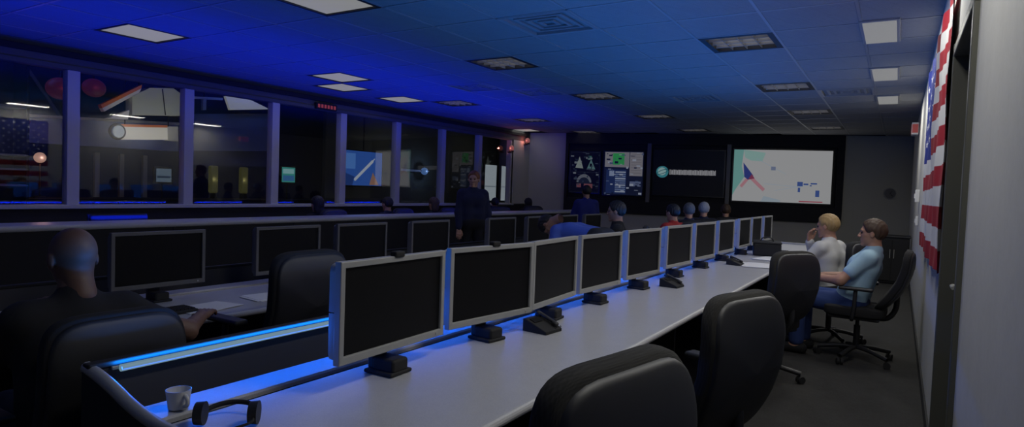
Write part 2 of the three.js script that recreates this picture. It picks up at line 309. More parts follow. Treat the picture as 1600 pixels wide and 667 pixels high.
// ------------------------------------------------------------ monitors
function monitorProto(bezelMat) {
  const g = new THREE.Group(), W = 0.56, H = 0.335, b = 0.021;   // screen faces +x; origin at the foot
  const cy = 0.255;
  const s = new THREE.Shape([[-W / 2, -H / 2], [W / 2, -H / 2], [W / 2, H / 2], [-W / 2, H / 2]].map(p => new THREE.Vector2(...p)));
  s.holes.push(new THREE.Path([[-W / 2 + b, -H / 2 + b + 0.006], [-W / 2 + b, H / 2 - b], [W / 2 - b, H / 2 - b], [W / 2 - b, -H / 2 + b + 0.006]].map(p => new THREE.Vector2(...p))));
  const fr = part('bezel', new THREE.ExtrudeGeometry(s, { depth: 0.022, bevelEnabled: true, bevelSize: 0.003, bevelThickness: 0.003, bevelSegments: 2, bevelOffset: -0.003 }).rotateY(Math.PI / 2).translate(-0.022, cy, 0), bezelMat, g);
  part('power_button', cyl(0.005, 0.005, 0.004, 0, 0, 0, 10).rotateZ(Math.PI / 2).translate(0.004, cy - H / 2 + 0.014, -W / 2 + 0.05), M.silver, fr);
  part('screen', box(0.006, H - 2 * b, W - 2 * b, -0.01, cy + 0.003, 0), M.screenOff, g);
  part('back_shell', cushion(W - 0.01, H - 0.01, 0.07, 0.25, 0.12, q => { q.z = Math.min(q.z, 0.012); }).rotateY(Math.PI / 2).translate(-0.03, cy, 0), bezelMat, g);
  part('stand_neck', rbox(0.03, 0.2, 0.075, 0.008, -0.085, 0.11, 0, 1), M.chairPlastic, g);
  part('stand_foot', merge([rbox(0.13, 0.014, 0.115, 0.006, -0.035, 0.007, 0), rbox(0.1, 0.05, 0.085, 0.012, -0.025, 0.032, 0)]), M.black, g);
  return g;
}
const monA = monitorProto(M.bezel), monB = monitorProto(M.black), monC = monitorProto(std([0.11, 0.11, 0.115], 0.5));
const mons1 = [[-1.68, -0.03], [-2.31, 0.13], [-2.9, -0.065], [-3.49, 0.04], [-4.23, 0.076], [-5.06, 0.064], [-5.86, 0.064], [-6.69, 0.048], [-7.6, 0.02], [-8.32, 0.018], [-9.1, 0.015]];
const ordn = ['first', 'second', 'third', 'fourth', 'fifth', 'sixth', 'seventh', 'eighth', 'ninth', 'tenth', 'last'];
mons1.forEach(([z, a], k) => {
  const m = copy(monA, 'monitor', `${k === 0 ? 'largest-looking switched-off monitor with silver frame, first' : `switched-off silver-framed monitor, ${ordn[k]}`} in the near console row`, [-1.5, 0.741, z], -a, 'monitors on the near console');
  m.userData.category = 'monitor';
  if (k < 2) { const c = rbox(0.03, 0.022, 0.05, 0.006, -0.005, 0.428, 0.0); part('camera_clip', c, M.black, m, 'small black clip on the top edge'); }
});
const mons2 = [-2.08, -3.01, -3.74, -4.62, -5.87, -6.7, -7.5, -8.3];
mons2.forEach((z, k) => { const m = copy(monC, 'monitor', `dark monitor, ${ordn[k]} from the left in the middle console row`, [-3.73, 0.661, z], 0, 'monitors on the middle console'); m.userData.category = 'monitor'; });
[[-3.3]].forEach(([z], k) => { const m = copy(monB, 'monitor', `monitor seen from behind just over the rear counter below the first windows`, [-6.72, 0.586, z], Math.PI, 'monitors behind the rear counter'); m.userData.category = 'monitor'; });

// ------------------------------------------------------------ things on the desks
function phone(label, pos, turn) {
  const g = thing('desk_phone', label, 'phone', pos, turn, 'black desk phones'); g.scale.setScalar(0.68);
  part('body', profile([[-0.1, 0], [0.1, 0], [0.1, 0.02], [-0.07, 0.085], [-0.1, 0.085]], 0.1, -0.1, 0.006), M.black, g);
  const h = part('handset', merge([rbox(0.17, 0.022, 0.034, 0.01, 0, 0, 0), rbox(0.045, 0.04, 0.046, 0.014, -0.075, -0.01, 0), rbox(0.045, 0.04, 0.046, 0.014, 0.075, -0.01, 0)]).rotateZ(-0.36).translate(-0.005, 0.082, -0.065), M.chairPlastic, g);
  part('display', box(0.05, 0.003, 0.09, 0, 0, 0).rotateZ(-0.365).translate(-0.035, 0.076, 0.03), M.screenOff, g);
  part('cord', tube(Array.from({ length: 40 }, (_, i) => { const t = i / 39, a = t * 30; return [0.07 + Math.sin(a) * 0.006 + t * 0.02, 0.012 + Math.cos(a) * 0.006 + 0.01, -0.105 + t * 0.11 - 0.02]; }), 0.003, 120, 5), M.black, g);
  void h; return g;
}
phone('black wedge-shaped desk phone below the gap after the second monitor', [-1.42, 0.741, -2.62], -0.1);
phone('black wedge-shaped desk phone before the fifth monitor of the near console', [-1.38, 0.741, -4.5], -0.1);
phone('black wedge-shaped desk phone by the eighth monitor, far along the near console', [-1.34, 0.741, -6.4], -0.1);
{
  const g = thing('headset', 'dark headset at the bottom edge of the photo beside the white mug', 'headset', [-1.55, 0.741, -1.06], 0.7);
  part('headband', new THREE.TorusGeometry(0.075, 0.007, 10, 30, Math.PI * 1.1).rotateX(-Math.PI / 2).rotateX(0.15).translate(0, 0.02, 0), M.black, g);
  for (const sd of [-1, 1]) part('ear_cup', cyl(0.03, 0.032, 0.024, 0, 0, 0, 20).rotateZ(Math.PI / 2).translate(sd * 0.07, 0.033, 0.02), M.chairPlastic, g);
  part('boom', tube([[0.07, 0.03, 0.03], [0.075, 0.025, 0.07], [0.04, 0.02, 0.1]], 0.004, 16, 6), M.black, g);
}
function cup(name, label, pos, r, h) {
  const g = thing(name, label, 'cup', pos);
  part('cup_body', new THREE.LatheGeometry([[0.001, 0], [r * 0.75, 0], [r * 0.8, 0.004], [r, h], [r * 0.94, h], [r * 0.76, 0.008], [0.001, 0.007]].map(p => new THREE.Vector2(...p)), 32), M.ceramic, g);
  part('handle', new THREE.TorusGeometry(h * 0.28, 0.006, 8, 20, Math.PI).rotateZ(-Math.PI / 2).translate(r * 0.9, h * 0.5, 0), M.ceramic, g); return g;
}
cup('white_mug', 'small white mug at the near corner of the front console ledge', [-1.73, 0.752, -1.02], 0.034, 0.055);
cup('white_cup', 'white cup on the middle desk beside the bald person', [-3.3, 0.661, -1.62], 0.042, 0.095);
function sheets(label, pos, turn, n, w = 0.21, d = 0.297) {
  const g = thing('paper_sheets', label, 'paper', pos, turn);
  for (let k = 0; k < n; k++) { const m = part('sheet', box(w, 0.0015, d), M.paper, g); m.position.set((rnd() - 0.5) * 0.04, 0.001 + k * 0.0017, (rnd() - 0.5) * 0.04); m.rotation.y = (rnd() - 0.5) * 0.3; }
  return g;
}
sheets('white papers on the middle desk below its first monitor', [-3.38, 0.661, -2.15], 0.2, 3);
sheets('white sheets on the middle desk left of the black chair', [-3.42, 0.661, -2.62], -0.1, 3);
sheets('loose white papers on the near desk in front of the seated people', [-1.12, 0.741, -6.5], 0.1, 5, 0.3, 0.42);
sheets('white papers near the far end of the near desk', [-1.12, 0.741, -7.3], -0.25, 5, 0.3, 0.42);
function keyboard(label, pos, turn) {
  const g = thing('keyboard', label, 'keyboard', pos, turn, 'black keyboards');
  part('base', rbox(0.15, 0.018, 0.44, 0.006, 0, 0.009, 0), M.black, g);
  const k = []; for (let r = 0; r < 5; r++) for (let c = 0; c < 20; c++) k.push(box(0.018, 0.007, 0.017, -0.05 + r * 0.024, 0.021, -0.2 + c * 0.021)); part('keys', merge(k), M.chairPlastic, g).userData.kind = 'stuff';
}
keyboard('black keyboard on the middle desk below its first monitor', [-3.38, 0.661, -1.84], 0);
keyboard('black keyboard behind the chairs, far along the near desk', [-1.18, 0.741, -8.2], 0.05);
{ // dark bag-like equipment on the far desk
  const g = thing('equipment_box', 'black equipment box standing far along the near desk', 'box', [-1.28, 0.741, -7.75], 0.2);
  part('body', rbox(0.3, 0.15, 0.3, 0.02, 0, 0.075, 0), M.black, g); part('lid', rbox(0.31, 0.02, 0.31, 0.008, 0, 0.155, 0), M.chairPlastic, g); part('handle', tube([[-0.07, 0.165, 0], [-0.05, 0.2, 0], [0.05, 0.2, 0], [0.07, 0.165, 0]], 0.007), M.chairPlastic, g);
}

// ------------------------------------------------------------ chairs
function chairProto(fab, recline = 0.1) { // sitter faces +z
  const g = new THREE.Group();
  const seatG = cushion(0.5, 0.48, 0.1, 0.35, 0.4).rotateX(Math.PI / 2).translate(0, 0.455, 0.02);
  part('seat', seatG, fab, g);
  part('seat_pan', rbox(0.42, 0.03, 0.4, 0.012, 0, 0.4, 0.02), M.chairPlastic, g);
  const bend = q => { q.z += 0.28 * q.x * q.x; const y = q.y + 0.27; q.z += -0.08 * Math.sin(y * 5); };
  const place = geo => geo.rotateX(-recline).translate(0, 0.75, -0.215 - recline * 0.1);
  part('backrest', place(cushion(0.5, 0.56, 0.075, 0.4, 0.42, bend, 48, 20)), fab, g);
  part('back_shell', place(cushion(0.475, 0.535, 0.05, 0.4, 0.43, q => { bend(q); q.z -= 0.025; }, 40, 14)), M.chairPlastic, g);
  part('back_bracket', tube([[0, 0.4, -0.05], [0, 0.4, -0.22], [0, 0.48, -0.28], [0, 0.66, -0.275 - recline * 0.05]], 0.022, 20, 8), M.chairPlastic, g);
  for (const s of [-1, 1]) {
    const a = part('armrest', rbox(0.075, 0.028, 0.26, 0.013, s * 0.285, 0.665, 0.0), M.chairPlastic, g);
    part('arm_post', tube([[s * 0.2, 0.4, 0.02], [s * 0.28, 0.4, 0.02], [s * 0.292, 0.47, 0.01], [s * 0.288, 0.655, 0.0]], 0.016, 20, 8), M.chairPlastic, a);
  }
  part('gas_column', merge([cyl(0.026, 0.026, 0.2, 0, 0.21, 0, 16), cyl(0.016, 0.016, 0.14, 0, 0.34, 0, 16)]), M.chairPlastic, g);
  for (let k = 0; k < 5; k++) {
    const a = k * Math.PI * 2 / 5 + 0.3, c = Math.cos(a), s = Math.sin(a);
    const l = part('base_leg', tube([[0, 0.115, 0], [0.12 * c, 0.11, 0.12 * s], [0.31 * c, 0.075, 0.31 * s]], 0.019, 10, 8), M.chairPlastic, g);
    part('caster', merge([cyl(0.028, 0.028, 0.018, 0, 0.014, 0, 14).rotateX(Math.PI / 2), cyl(0.028, 0.028, 0.018, 0, -0.014, 0, 14).rotateX(Math.PI / 2)]).rotateY(-a + 0.7).translate(0.31 * c, 0.029, 0.31 * s), M.black, l);
  }
  return g;
}
const FACE = -Math.PI / 2;      // facing -x
const chairGrey = chairProto(M.chairFabric), chairBlack = chairProto(M.blackFabric), chairLean = chairProto(M.blackFabric, 0.32);
function chair(proto, label, x, z, turn, group, dy = 0, s = 1) { const c = copy(proto, 'office_chair', label, [x, dy, z], turn, group); c.userData.category = 'chair'; c.scale.setScalar(s); return c; }
const G1 = 'office chairs in the right aisle', G2 = 'office chairs at the middle console', G3 = 'office chairs behind the rear counter';
chair(chairGrey, 'empty grey-backed office chair at the bottom centre, nearest the viewer', -0.76, -1.25, FACE - 0.2, G1, 0.0, 1.06);
chair(chairGrey, 'empty grey-backed office chair, second from the viewer in the right aisle', -0.76, -2.57, FACE - 0.32, G1, 0.0, 1.03);
chair(chairGrey, 'small-looking grey office chair between the empty chairs and the seated people', -0.88, -5.2, FACE - 0.55, G1);
chair(chairBlack, 'black office chair under the person in the white shirt', -0.54, -7.0, FACE - 0.45, G1);
chair(chairLean, 'reclined black office chair under the person in the light blue shirt', -0.26, -6.35, FACE - 0.05, G1);
chair(chairBlack, 'empty black office chair right of the bald person at the middle desk', -2.95, -2.28, FACE, G2, 0, 1.02);

// ------------------------------------------------------------ people
const V = (x, y, z) => new THREE.Vector3(x, y, z);
function surf(sdf, lo, hi, cell) { // marching cubes on a box grid, shared vertices
  const nx = Math.ceil((hi.x - lo.x) / cell) + 1, ny = Math.ceil((hi.y - lo.y) / cell) + 1, nz = Math.ceil((hi.z - lo.z) / cell) + 1, f = new Float32Array(nx * ny * nz);
  for (let k = 0, q = 0; k < nz; k++) for (let j = 0; j < ny; j++) for (let i = 0; i < nx; i++, q++) f[q] = sdf(lo.x + i * cell, lo.y + j * cell, lo.z + k * cell);
  const pos = [], idx = [], cache = new Map(), sy = nx, sz = nx * ny;
  const C = [[0, 0, 0], [1, 0, 0], [1, 1, 0], [0, 1, 0], [0, 0, 1], [1, 0, 1], [1, 1, 1], [0, 1, 1]], E = [[0, 1], [1, 2], [2, 3], [3, 0], [4, 5], [5, 6], [6, 7], [7, 4], [0, 4], [1, 5], [2, 6], [3, 7]];
  for (let k = 0; k < nz - 1; k++) for (let j = 0; j < ny - 1; j++) for (let i = 0; i < nx - 1; i++) {
    const q = i + j * sy + k * sz; let code = 0; const id = C.map(c => q + c[0] + c[1] * sy + c[2] * sz);
    // the table's corner order: 0..3 on the lower z layer with corners 2 and 3 swapped into a ring
    for (let c = 0; c < 8; c++) if (f[id[c]] < 0) code |= 1 << c;
    if (!edgeTable[code]) continue;
    for (let t = code * 16; triTable[t] !== -1; t += 3) for (const o of [0, 1, 2]) {
      const e = E[triTable[t + o]], a = id[e[0]], b = id[e[1]], key = a < b ? a * 8000003 + b : b * 8000003 + a; let v = cache.get(key);
      if (v === undefined) {
        const w = f[a] / (f[a] - f[b]), ca = C[e[0]], cb = C[e[1]]; v = pos.length / 3; cache.set(key, v);
        pos.push(lo.x + (i + ca[0] + (cb[0] - ca[0]) * w) * cell, lo.y + (j + ca[1] + (cb[1] - ca[1]) * w) * cell, lo.z + (k + ca[2] + (cb[2] - ca[2]) * w) * cell);
      }
      idx.push(v);
    }
  }
  const g = new THREE.BufferGeometry(); g.setAttribute('position', new THREE.Float32BufferAttribute(pos, 3)); g.setIndex(idx);
  // orientation: make the faces point out of the body (volume must be positive)
  let vol = 0; const A = V(), B = V(), D = V();
  for (let t = 0; t < idx.length; t += 3) { A.fromArray(pos, idx[t] * 3); B.fromArray(pos, idx[t + 1] * 3); D.fromArray(pos, idx[t + 2] * 3); vol += A.dot(B.cross(D)); }
  if (vol < 0) { for (let t = 0; t < idx.length; t += 3) { const s = idx[t + 1]; idx[t + 1] = idx[t + 2]; idx[t + 2] = s; } g.setIndex(idx); }
  g.computeVertexNormals(); return g;
}
function bonesSDF(bones, k, grow = 0) {
  const B = bones.map(([a, b, ra, rb]) => { const d = b.clone().sub(a); return [a.x, a.y, a.z, d.x, d.y, d.z, 1 / Math.max(1e-9, d.lengthSq()), ra + grow, rb + grow]; });
  return (x, y, z) => {
    let r = 1e3;
    for (const b of B) {
      const px = x - b[0], py = y - b[1], pz = z - b[2]; let t = (px * b[3] + py * b[4] + pz * b[5]) * b[6]; t = t < 0 ? 0 : t > 1 ? 1 : t;
      const qx = px - b[3] * t, qy = py - b[4] * t, qz = pz - b[5] * t, d = Math.sqrt(qx * qx + qy * qy + qz * qz) - (b[7] + (b[8] - b[7]) * t);
      if (r > 100) r = d; else { const h = Math.max(k - Math.abs(r - d), 0); r = Math.min(r, d) - h * h / (4 * k); }
    } return r;
  };
}
function boneBox(bones, pad) { const lo = V(9, 9, 9), hi = V(-9, -9, -9); for (const [a, b, ra, rb] of bones) for (const [p, r] of [[a, ra], [b, rb]]) { lo.min(V(p.x - r - pad, p.y - r - pad, p.z - r - pad)); hi.max(V(p.x + r + pad, p.y + r + pad, p.z + r + pad)); } return [lo, hi]; }
const ell = (x, y, z, cx, cy, cz, a, b, c) => { const px = x - cx, py = y - cy, pz = z - cz, k0 = Math.hypot(px / a, py / b, pz / c), k1 = Math.hypot(px / a / a, py / b / b, pz / c / c); return k1 < 1e-9 ? -Math.min(a, b, c) : k0 * (k0 - 1) / k1; };
const smin = (a, b, k) => { const h = Math.max(k - Math.abs(a - b), 0); return Math.min(a, b) - h * h / (4 * k); };
const smax = (a, b, k) => -smin(-a, -b, k);
const cap = (x, y, z, ax, ay, az, bx, by, bz, ra, rb) => { const dx = bx - ax, dy = by - ay, dz = bz - az; let t = ((x - ax) * dx + (y - ay) * dy + (z - az) * dz) / (dx * dx + dy * dy + dz * dz); t = Math.max(0, Math.min(1, t)); return Math.hypot(x - ax - dx * t, y - ay - dy * t, z - az - dz * t) - (ra + (rb - ra) * t); };
function headSDF(x, y, z) {
  const ax = Math.abs(x); let d = ell(x, y, z, 0, 0.028, -0.012, 0.076, 0.092, 0.096);
  d = smin(d, ell(x, y, z, 0, -0.05, 0.022, 0.054, 0.066, 0.066), 0.04);
  d = smin(d, cap(x, y, z, 0, -0.05, -0.02, 0, -0.15, -0.035, 0.05, 0.053), 0.03);
  d = smin(d, cap(ax, y, z, 0.012, 0.028, 0.078, 0.045, 0.026, 0.068, 0.012, 0.01), 0.02);
  d = smin(d, cap(ax, y, z, 0.035, -0.022, 0.066, 0.05, -0.015, 0.05, 0.014, 0.014), 0.02);
  d = smax(d, -(Math.hypot(ax - 0.031, y - 0.006, z - 0.102) - 0.02), 0.012);
  d = smin(d, cap(x, y, z, 0, 0.016, 0.083, 0, -0.026, 0.103, 0.007, 0.012), 0.012);
  d = smin(d, ell(ax, y, z, 0.01, -0.029, 0.094, 0.011, 0.008, 0.011), 0.008);
  d = smin(d, ell(x, y, z, 0, -0.056, 0.083, 0.024, 0.006, 0.01), 0.006);
  d = smin(d, ell(x, y, z, 0, -0.069, 0.081, 0.02, 0.007, 0.01), 0.006);
  d = smin(d, ell(x, y, z, 0, -0.1, 0.07, 0.022, 0.018, 0.018), 0.02);
  d = smin(d, ell(ax, y, z, 0.08, -0.004, -0.006, 0.01, 0.03, 0.019), 0.01);
  return d;
}
const hairSDF = (style) => (x, y, z) => {
  const bulk = style === 'long' ? 0.02 : style === 'bun' ? 0.018 : 0.014;
  let d = ell(x, y, z, 0, 0.03, -0.014, 0.077 + bulk, 0.093 + bulk, 0.097 + bulk);
  const ss = (p, q, t) => { t = Math.max(0, Math.min(1, (t - p) / (q - p))); return t * t * (3 - 2 * t); };
  const line = -0.075 + ss(-0.05, -0.005, z) * 0.075 + ss(0.03, 0.08, z) * 0.072 + (Math.abs(x) < 0.05 ? 0 : -0.008) * ss(0.03, 0.08, z);
  d += 0.0016 * Math.sin(x * 260 + z * 60) + 0.0012 * Math.sin(z * 210 - x * 120 + y * 40);
  d = smax(d, (line - y) * 0.6, 0.03);
  if (style === 'long') d = smin(d, Math.max(ell(x, y, z, 0, -0.05, -0.045, 0.095, 0.13, 0.06), z - 0.005), 0.02);
  if (style === 'cap') d = smin(d, ell(x, y, z, 0, 0.062, 0.11, 0.07, 0.008, 0.06), 0.015);
  return d;
};
let headGeo = {};
const headBase = c => headGeo[c] || (headGeo[c] = surf(headSDF, V(-0.12, -0.17, -0.14), V(0.12, 0.14, 0.135), c));
const hairGeoCache = {};
const hairBase = (s, c) => hairGeoCache[s + c] || (hairGeoCache[s + c] = surf(hairSDF(s), V(-0.13, -0.2, -0.15), V(0.13, 0.16, 0.19), c));
const handCache = {};
function handBase(side, curl) { // wrist at the origin, fingers along +z, palm down, thumb towards side * x
  const key = side + '_' + curl; if (handCache[key]) return handCache[key];
  const b = [], fx = [-0.03, -0.011, 0.009, 0.028], fl = [0.062, 0.078, 0.083, 0.074];
  b.push([V(-0.012, 0, 0), V(-0.014, 0, 0.04), 0.02, 0.019], [V(0.012, 0, 0), V(0.014, 0, 0.04), 0.02, 0.019]);
  fx.forEach((x, i) => {
    const k = V(side * x, 0.003, 0.086 - Math.abs(i - 2) * 0.004); b.push([V(side * x * 0.7, 0, 0.02), k, 0.014, 0.0115]);
    let p = k, a = curl * 0.5; for (let s = 0; s < 3; s++) { const l = fl[i] * [0.45, 0.31, 0.24][s]; const q = p.clone().add(V(side * x * 0.12 * (s ? 0 : 1), -Math.sin(a) * l, Math.cos(a) * l)); b.push([p, q, 0.0095 - s * 0.001, 0.0088 - s * 0.001]); p = q; a += curl * 0.6; }
  });
  b.push([V(side * 0.014, -0.004, 0.012), V(side * 0.043, -0.014, 0.045), 0.017, 0.0125], [V(side * 0.043, -0.014, 0.045), V(side * 0.054, -0.02, 0.076), 0.0115, 0.0105], [V(side * 0.054, -0.02, 0.076), V(side * 0.054, -0.028, 0.1), 0.0105, 0.0085]);
  const [lo, hi] = boneBox(b, 0.008); return handCache[key] = surf(bonesSDF(b, 0.008), lo, hi, 0.0045);
}
function solveArm(S, T, l1, l2, pole) {
  const d = T.clone().sub(S), L = Math.min(d.length(), (l1 + l2) * 0.995), n = d.clone().normalize(), a = (l1 * l1 - l2 * l2 + L * L) / (2 * L), h = Math.sqrt(Math.max(0, l1 * l1 - a * a));
  const p = pole.clone().addScaledVector(n, -pole.dot(n)).normalize(); return [S.clone().addScaledVector(n, a).addScaledVector(p, h), S.clone().addScaledVector(n, L)];
}
function person(o) {
  // o: label, pos, turn, stand, lean, twist, hands [[x,y,z],[x,y,z]] in local space (left = +x), head [pitch, yaw], colours
  const g = thing('person', o.label, 'person', o.pos, o.turn, o.group); g.scale.setScalar(o.scale || 1);
  const py = o.stand ? 0.93 : (o.seat || 0.53), lean = o.lean || 0, c = Math.cos(lean), s = Math.sin(lean);
  const up = (x, h, z = 0) => V(x, py + h * c - z * s, (o.hip || 0) + h * s + z * c);   // a point of the trunk, leaning forward about the hips
  const cellB = o.fine ? 0.012 : 0.018;
  const neckB = up(0, 0.5, -0.01), headTilt = lean * (o.headFollow ?? 0.45) + (o.head ? o.head[0] : 0);
  const headC = neckB.clone().add(V(0, 0.15 * Math.cos(headTilt * 0.7), 0.15 * Math.sin(headTilt * 0.7) + 0.02));
  const trunk = [
    [up(-0.085, -0.01), up(0.085, -0.01), 0.118, 0.118], [up(-0.07, 0.12, 0.01), up(0.07, 0.12, 0.01), 0.108, 0.108], [up(-0.085, -0.01), up(-0.09, 0.32), 0.11, 0.105], [up(0.085, -0.01), up(0.09, 0.32), 0.11, 0.105],
    [up(-0.08, 0.34, 0.01), up(0.08, 0.34, 0.01), 0.112, 0.112], [up(-0.155, 0.435, -0.01), up(0.155, 0.435, -0.01), 0.062, 0.062], [up(0, 0.4, -0.005), neckB, 0.09, 0.06]];
  const arms = [[], []], wrists = [], fore = [];
  [1, -1].forEach((sd, i) => {
    const S = up(sd * 0.185, 0.425, -0.005), T = V(...o.hands[i]); const pole = o.pole ? V(...o.pole[i]) : V(sd * 0.7, -0.8, -0.5); const [E, W] = solveArm(S, T, 0.285, 0.255, pole);
    arms[i] = [[S, E, 0.052, 0.042], [E, W, 0.042, 0.028]]; wrists.push(W); fore.push(W.clone().sub(E).normalize());
  });
  const legs = [], feet = [];
  [1, -1].forEach(sd => {
    const Hp = V(sd * 0.09, py - 0.02, o.hip || 0); let K, A;
    if (o.stand) { K = V(sd * 0.1, 0.5, 0.02 + (o.step || 0) * sd); A = V(sd * 0.11, 0.085, -0.02 + (o.step || 0) * sd * 1.3); } else { K = V(sd * 0.13, py + 0.0, (o.hip || 0) + 0.42); A = V(sd * 0.13, 0.09, (o.hip || 0) + 0.42 + (o.foot || 0)); }
    legs.push([Hp, K, 0.088, 0.06], [K, A, 0.058, 0.038]); feet.push([A, V(A.x, 0.04, A.z + 0.05), 0.04, 0.038], [V(A.x, 0.045, A.z - 0.045), V(A.x * 1.1, 0.034, A.z + 0.17), 0.042, 0.032]);
  });
  const neck = [neckB, headC.clone().add(V(0, -0.05, -0.01)), 0.056, 0.052];
  const all = [...trunk, ...arms[0], ...arms[1], ...legs, ...feet, neck];
  const mk = (b, k, grow, cl) => { const [lo, hi] = boneBox(b, grow + 0.03); return surf(bonesSDF(b, k, grow), lo, hi, cl); };
  const strip = q => { q.deleteAttribute('uv'); return q; };
  const HQ = new THREE.Quaternion().setFromEuler(new THREE.Euler(headTilt, o.head ? o.head[1] : 0, o.head && o.head[2] || 0, 'YXZ'));
  const place = (q, qu, p) => q.clone().applyQuaternion(qu).translate(p.x, p.y, p.z);
  const pieces = [mk(all, 0.035, 0, cellB), place(headBase(o.fine ? 0.004 : 0.006), HQ, headC)];
  [1, -1].forEach((sd, i) => {
    const f = o.handDir && o.handDir[i] ? V(...o.handDir[i]).normalize() : fore[i].clone(); let u = o.handUp && o.handUp[i] ? V(...o.handUp[i]) : V(0, 1, 0.01); u.addScaledVector(f, -u.dot(f)).normalize(); const r = u.clone().cross(f);
    pieces.push(place(handBase(-sd, o.curl || 0.5), new THREE.Quaternion().setFromRotationMatrix(new THREE.Matrix4().makeBasis(r, u, f)), wrists[i]));
  });
  part('body', merge(pieces.map(strip)), o.skin, g);
  const sleeve = o.sleeve ?? 1; // 1 long, 0 short
  const sh = [...trunk]; arms.forEach(a => { const [S, E, r0, r1] = a[0]; sh.push(sleeve ? a[0] : [S, S.clone().lerp(E, 0.6), r0, r1 + 0.004]); if (sleeve) sh.push([a[1][0], a[1][0].clone().lerp(a[1][1], 0.93), 0.043, 0.032]); });
  part('shirt', mk(sh, 0.035, 0.013, cellB), o.shirt, g);
  part('trousers', mk([...trunk.slice(0, 1), [up(-0.08, 0.0), up(0.08, 0.0), 0.12, 0.12], ...legs.map(([a, b, r0, r1], i) => i % 2 ? [a, a.clone().lerp(b, 0.93), r0, r1 + 0.012] : [a, b, r0, r1])], 0.03, 0.016, cellB), o.pants || M_cloth.black, g);
  for (let i = 0; i < 4; i += 2) part('shoe', mk([feet[i + 1]], 0.02, 0.012, 0.012), M.black, g);
  if (o.hair) part('hair', place(hairBase(o.hairStyle || 'short', 0.006), HQ, headC), o.hair, g);
  for (const sd of [-1, 1]) part('eye', place(sph(0.0115, sd * 0.031, 0.006, 0.076, 10), HQ, headC), M_eye, g);
  return g;
}
const cloth = (r, gg, b) => std([r, gg, b], 0.9, 0, { bumpMap: bumpFabric, bumpScale: 0.0004 });
const M_cloth = { black: cloth(0.012, 0.012, 0.014), navy: cloth(0.012, 0.016, 0.05), white: cloth(0.55, 0.55, 0.54), sky: cloth(0.38, 0.58, 0.7), blue: cloth(0.06, 0.12, 0.5), darkBlue: cloth(0.012, 0.02, 0.16), jeans: cloth(0.03, 0.06, 0.2), red: cloth(0.4, 0.03, 0.03), grey: cloth(0.18, 0.18, 0.18) };
const M_eye = std([0.02, 0.015, 0.012], 0.2);
const skin = (k = 1) => std([0.48 * k, 0.26 * k, 0.17 * k], 0.55);
const SK = { deep: skin(0.32), light: skin(1), mid: skin(0.75), tan: skin(0.6) };
const HAIR = { black: std([0.012, 0.01, 0.009], 0.6), brown: std([0.07, 0.04, 0.022], 0.6), blond: std([0.36, 0.24, 0.1], 0.6), grey: std([0.12, 0.115, 0.11], 0.7), white: std([0.34, 0.34, 0.34], 0.8), auburn: std([0.2, 0.07, 0.025], 0.6) };

// the bald person at far left, in dark clothes, right arm stretched to the side
chair(chairBlack, 'black office chair under the bald person at the left edge', -2.5, -1.1, FACE, G2, 0, 0.93);
person({ label: 'bald person in dark clothes sitting at the left edge, arm stretched out', pos: [-2.45, 0, -1.1], turn: FACE - 0.1, lean: 0.22, head: [0.12, 0.15], hands: [[0.12, 0.9, 0.3], [-0.6, 0.83, 0.32]], pole: [[0.8, -1, -0.2], [-0.7, -0.6, -0.3]], curl: 0.5, skin: SK.deep, shirt: M_cloth.black, pants: M_cloth.black, fine: true, scale: 0.94, sleeve: 0 });
// the two people in the right aisle
person({ label: 'person with fair hair and white shirt, hand at the chin, by the near desk', pos: [-0.54, 0, -7.0], turn: FACE - 0.42, lean: 0.1, head: [0.05, 0.2], hands: [[0.2, 0.78, 0.42], [-0.03, 1.01, 0.27]], pole: [[0.8, -1, 0], [-0.5, -1, 0.2]], handDir: [null, [0.1, 1, -0.1]], handUp: [null, [0, 0.1, 1]], curl: 0.8, skin: SK.light, shirt: M_cloth.white, pants: M_cloth.black, hair: HAIR.blond, fine: true, scale: 0.97 });
person({ label: 'person with short dark hair in a light blue shirt, leaning back in a chair', pos: [-0.26, 0, -6.35], turn: FACE - 0.12, lean: -0.3, headFollow: 0.1, head: [0.05, 0.1], hip: 0.06, hands: [[0.24, 0.74, 0.36], [-0.2, 0.72, 0.34]], pole: [[0.7, -0.9, -0.6], [-0.8, -0.9, -0.4]], skin: SK.light, shirt: M_cloth.sky, pants: M_cloth.jeans, hair: HAIR.brown, sleeve: 0, fine: true, scale: 0.98 });
// standing
person({ label: 'standing person with auburn hair in a navy top, before the rear counter', pos: [-5.3, 0, -7.5], turn: 0.9, stand: true, step: 0.05, head: [0.05, -0.5], hands: [[0.24, 0.82, 0.12], [-0.24, 0.82, 0.12]], skin: SK.light, shirt: M_cloth.navy, pants: M_cloth.black, hair: HAIR.auburn, scale: 0.96 });
person({ label: 'person in a dark blue shirt standing below the left wall screens', pos: [-4.6, 0, -9.9], turn: -2.4, stand: true, head: [0.1, 0], hands: [[0.3, 0.8, 0.14], [-0.3, 0.8, 0.14]], skin: SK.mid, shirt: M_cloth.darkBlue, pants: M_cloth.black, hair: HAIR.black, scale: 0.88 });
